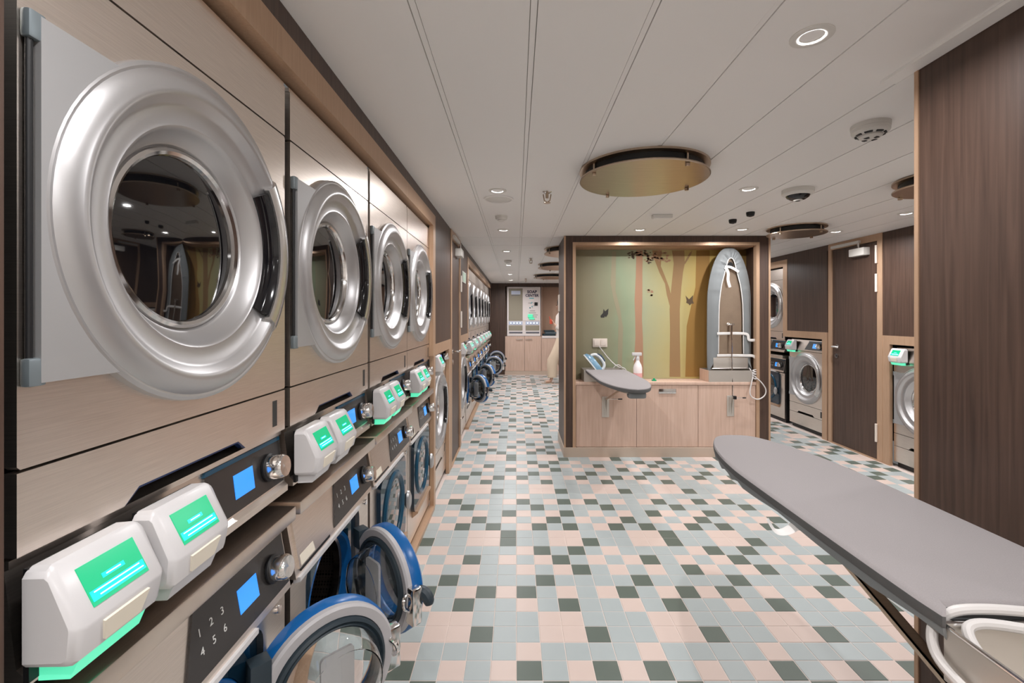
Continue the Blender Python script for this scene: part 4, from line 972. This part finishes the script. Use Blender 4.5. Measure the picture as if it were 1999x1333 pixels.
tr = loft([(.03, 0, 1.02, .145, .17), (.03, 0, .94, .15, .18), (.03, 0, .86, .15, .18)])
a_ = loft([(.0, -.09, .93, .13, .10), (-.06, -.095, .78, .125, .105), (-.13, -.10, .63, .12, .10), (-.20, -.10, .50, .115, .095), (-.225, -.10, .38, .105, .09), (-.22, -.10, .24, .095, .085), (-.22, -.10, .13, .09, .08)]); tr.add(a_.v, a_.f)
a_ = loft([(.04, .09, .93, .13, .10), (.01, .09, .78, .12, .105), (-.01, .09, .63, .11, .10), (-.015, .09, .48, .105, .095), (.02, .09, .36, .10, .09), (.07, .09, .22, .09, .085), (.10, .09, .12, .085, .08)]); tr.add(a_.v, a_.f)
part('trousers', tr, 'trousers', pe, 'loose beige trousers', ang=60)
sh = loft([(.03, 0, .90, .16, .19), (.025, 0, 1.05, .15, .18), (.0, 0, 1.25, .15, .20), (-.005, 0, 1.38, .13, .19), (-.01, 0, 1.44, .08, .12), (-.015, 0, 1.465, .06, .075)])
t2 = MB().tube([(-.01, -.17, 1.39), (.02, -.235, 1.10)], [.07, .062], 12).tube([(.03, -.235, 1.09), (-.15, -.20, 1.165)], [.06, .05], 12).tube([(-.01, .17, 1.39), (.05, .235, 1.10), (.01, .222, .90)], [.07, .06, .05], 12)
sh.add(t2.v, t2.f)
part('shirt', sh, 'shirt', pe, 'white long-sleeved top', ang=60)
for fxx, fy in ((-.31, -.10), (.065, .09)):
    s_ = part('sandal', MB().prism([(fxx-.125, fy-.03), (fxx-.10, fy-.045), (fxx+.02, fy-.042), (fxx+.10, fy-.036), (fxx+.115, fy), (fxx+.10, fy+.036), (fxx+.02, fy+.042), (fxx-.10, fy+.045), (fxx-.125, fy+.03)], 0.001, .018, 'z'), 'sandal', pe)
    part('strap', MB().tube(spline([(fxx-.05, fy-.042, .015), (fxx-.05, fy-.03, .055), (fxx-.05, fy+.03, .055), (fxx-.05, fy+.042, .015)], 4), .012, 8), 'sandal', s_)
part('hair', MB().lathe([(1e-4, .10), (.05, .09), (.085, .05), (.095, 0), (.088, -.06), (.07, -.09)], 20, 'z').xf(Matrix.Translation((-.015, 0, 1.665)) @ Matrix.Diagonal((1, .9, 1, 1))), 'hair', pe)
for sy in (-1, 1):
    part('eye', MB().lathe([(1e-4, .009), (.006, .007), (.009, 0)], 10, 'x').xf(Matrix.Translation((-.118, sy*.032, 1.60)) @ Matrix.Rotation(PI, 4, 'Z')), 'black', pe)
    part('ear', MB().lathe([(1e-4, -.008), (.018, -.006), (.024, 0), (.018, .006), (1e-4, .008)], 12, 'y').xf(Matrix.Translation((-.03, sy*.078, 1.59))), 'skin', pe)
part('nose', MB().prism([(-.112, 1.60), (-.14, 1.562), (-.112, 1.556)], -.012, .012, 'y'), 'skin', pe); part('mouth', MB().box(-.118, -.105, -.022, .022, 1.528, 1.536, .003), 'red_item', pe)
rd = part('red_pouch', MB().box(-.045, .012, -.02, .02, -.05, .045, .014).tube(spline([(-.03, 0, .04), (-.04, 0, .07), (-.048, 0, .10)], 4), .008, 8), 'red_item', None); rd.location = (.95-.235, 9.36-.19, 1.265)
tag(rd, 'small red item held up in the hand of the person behind the island', 'pouch')
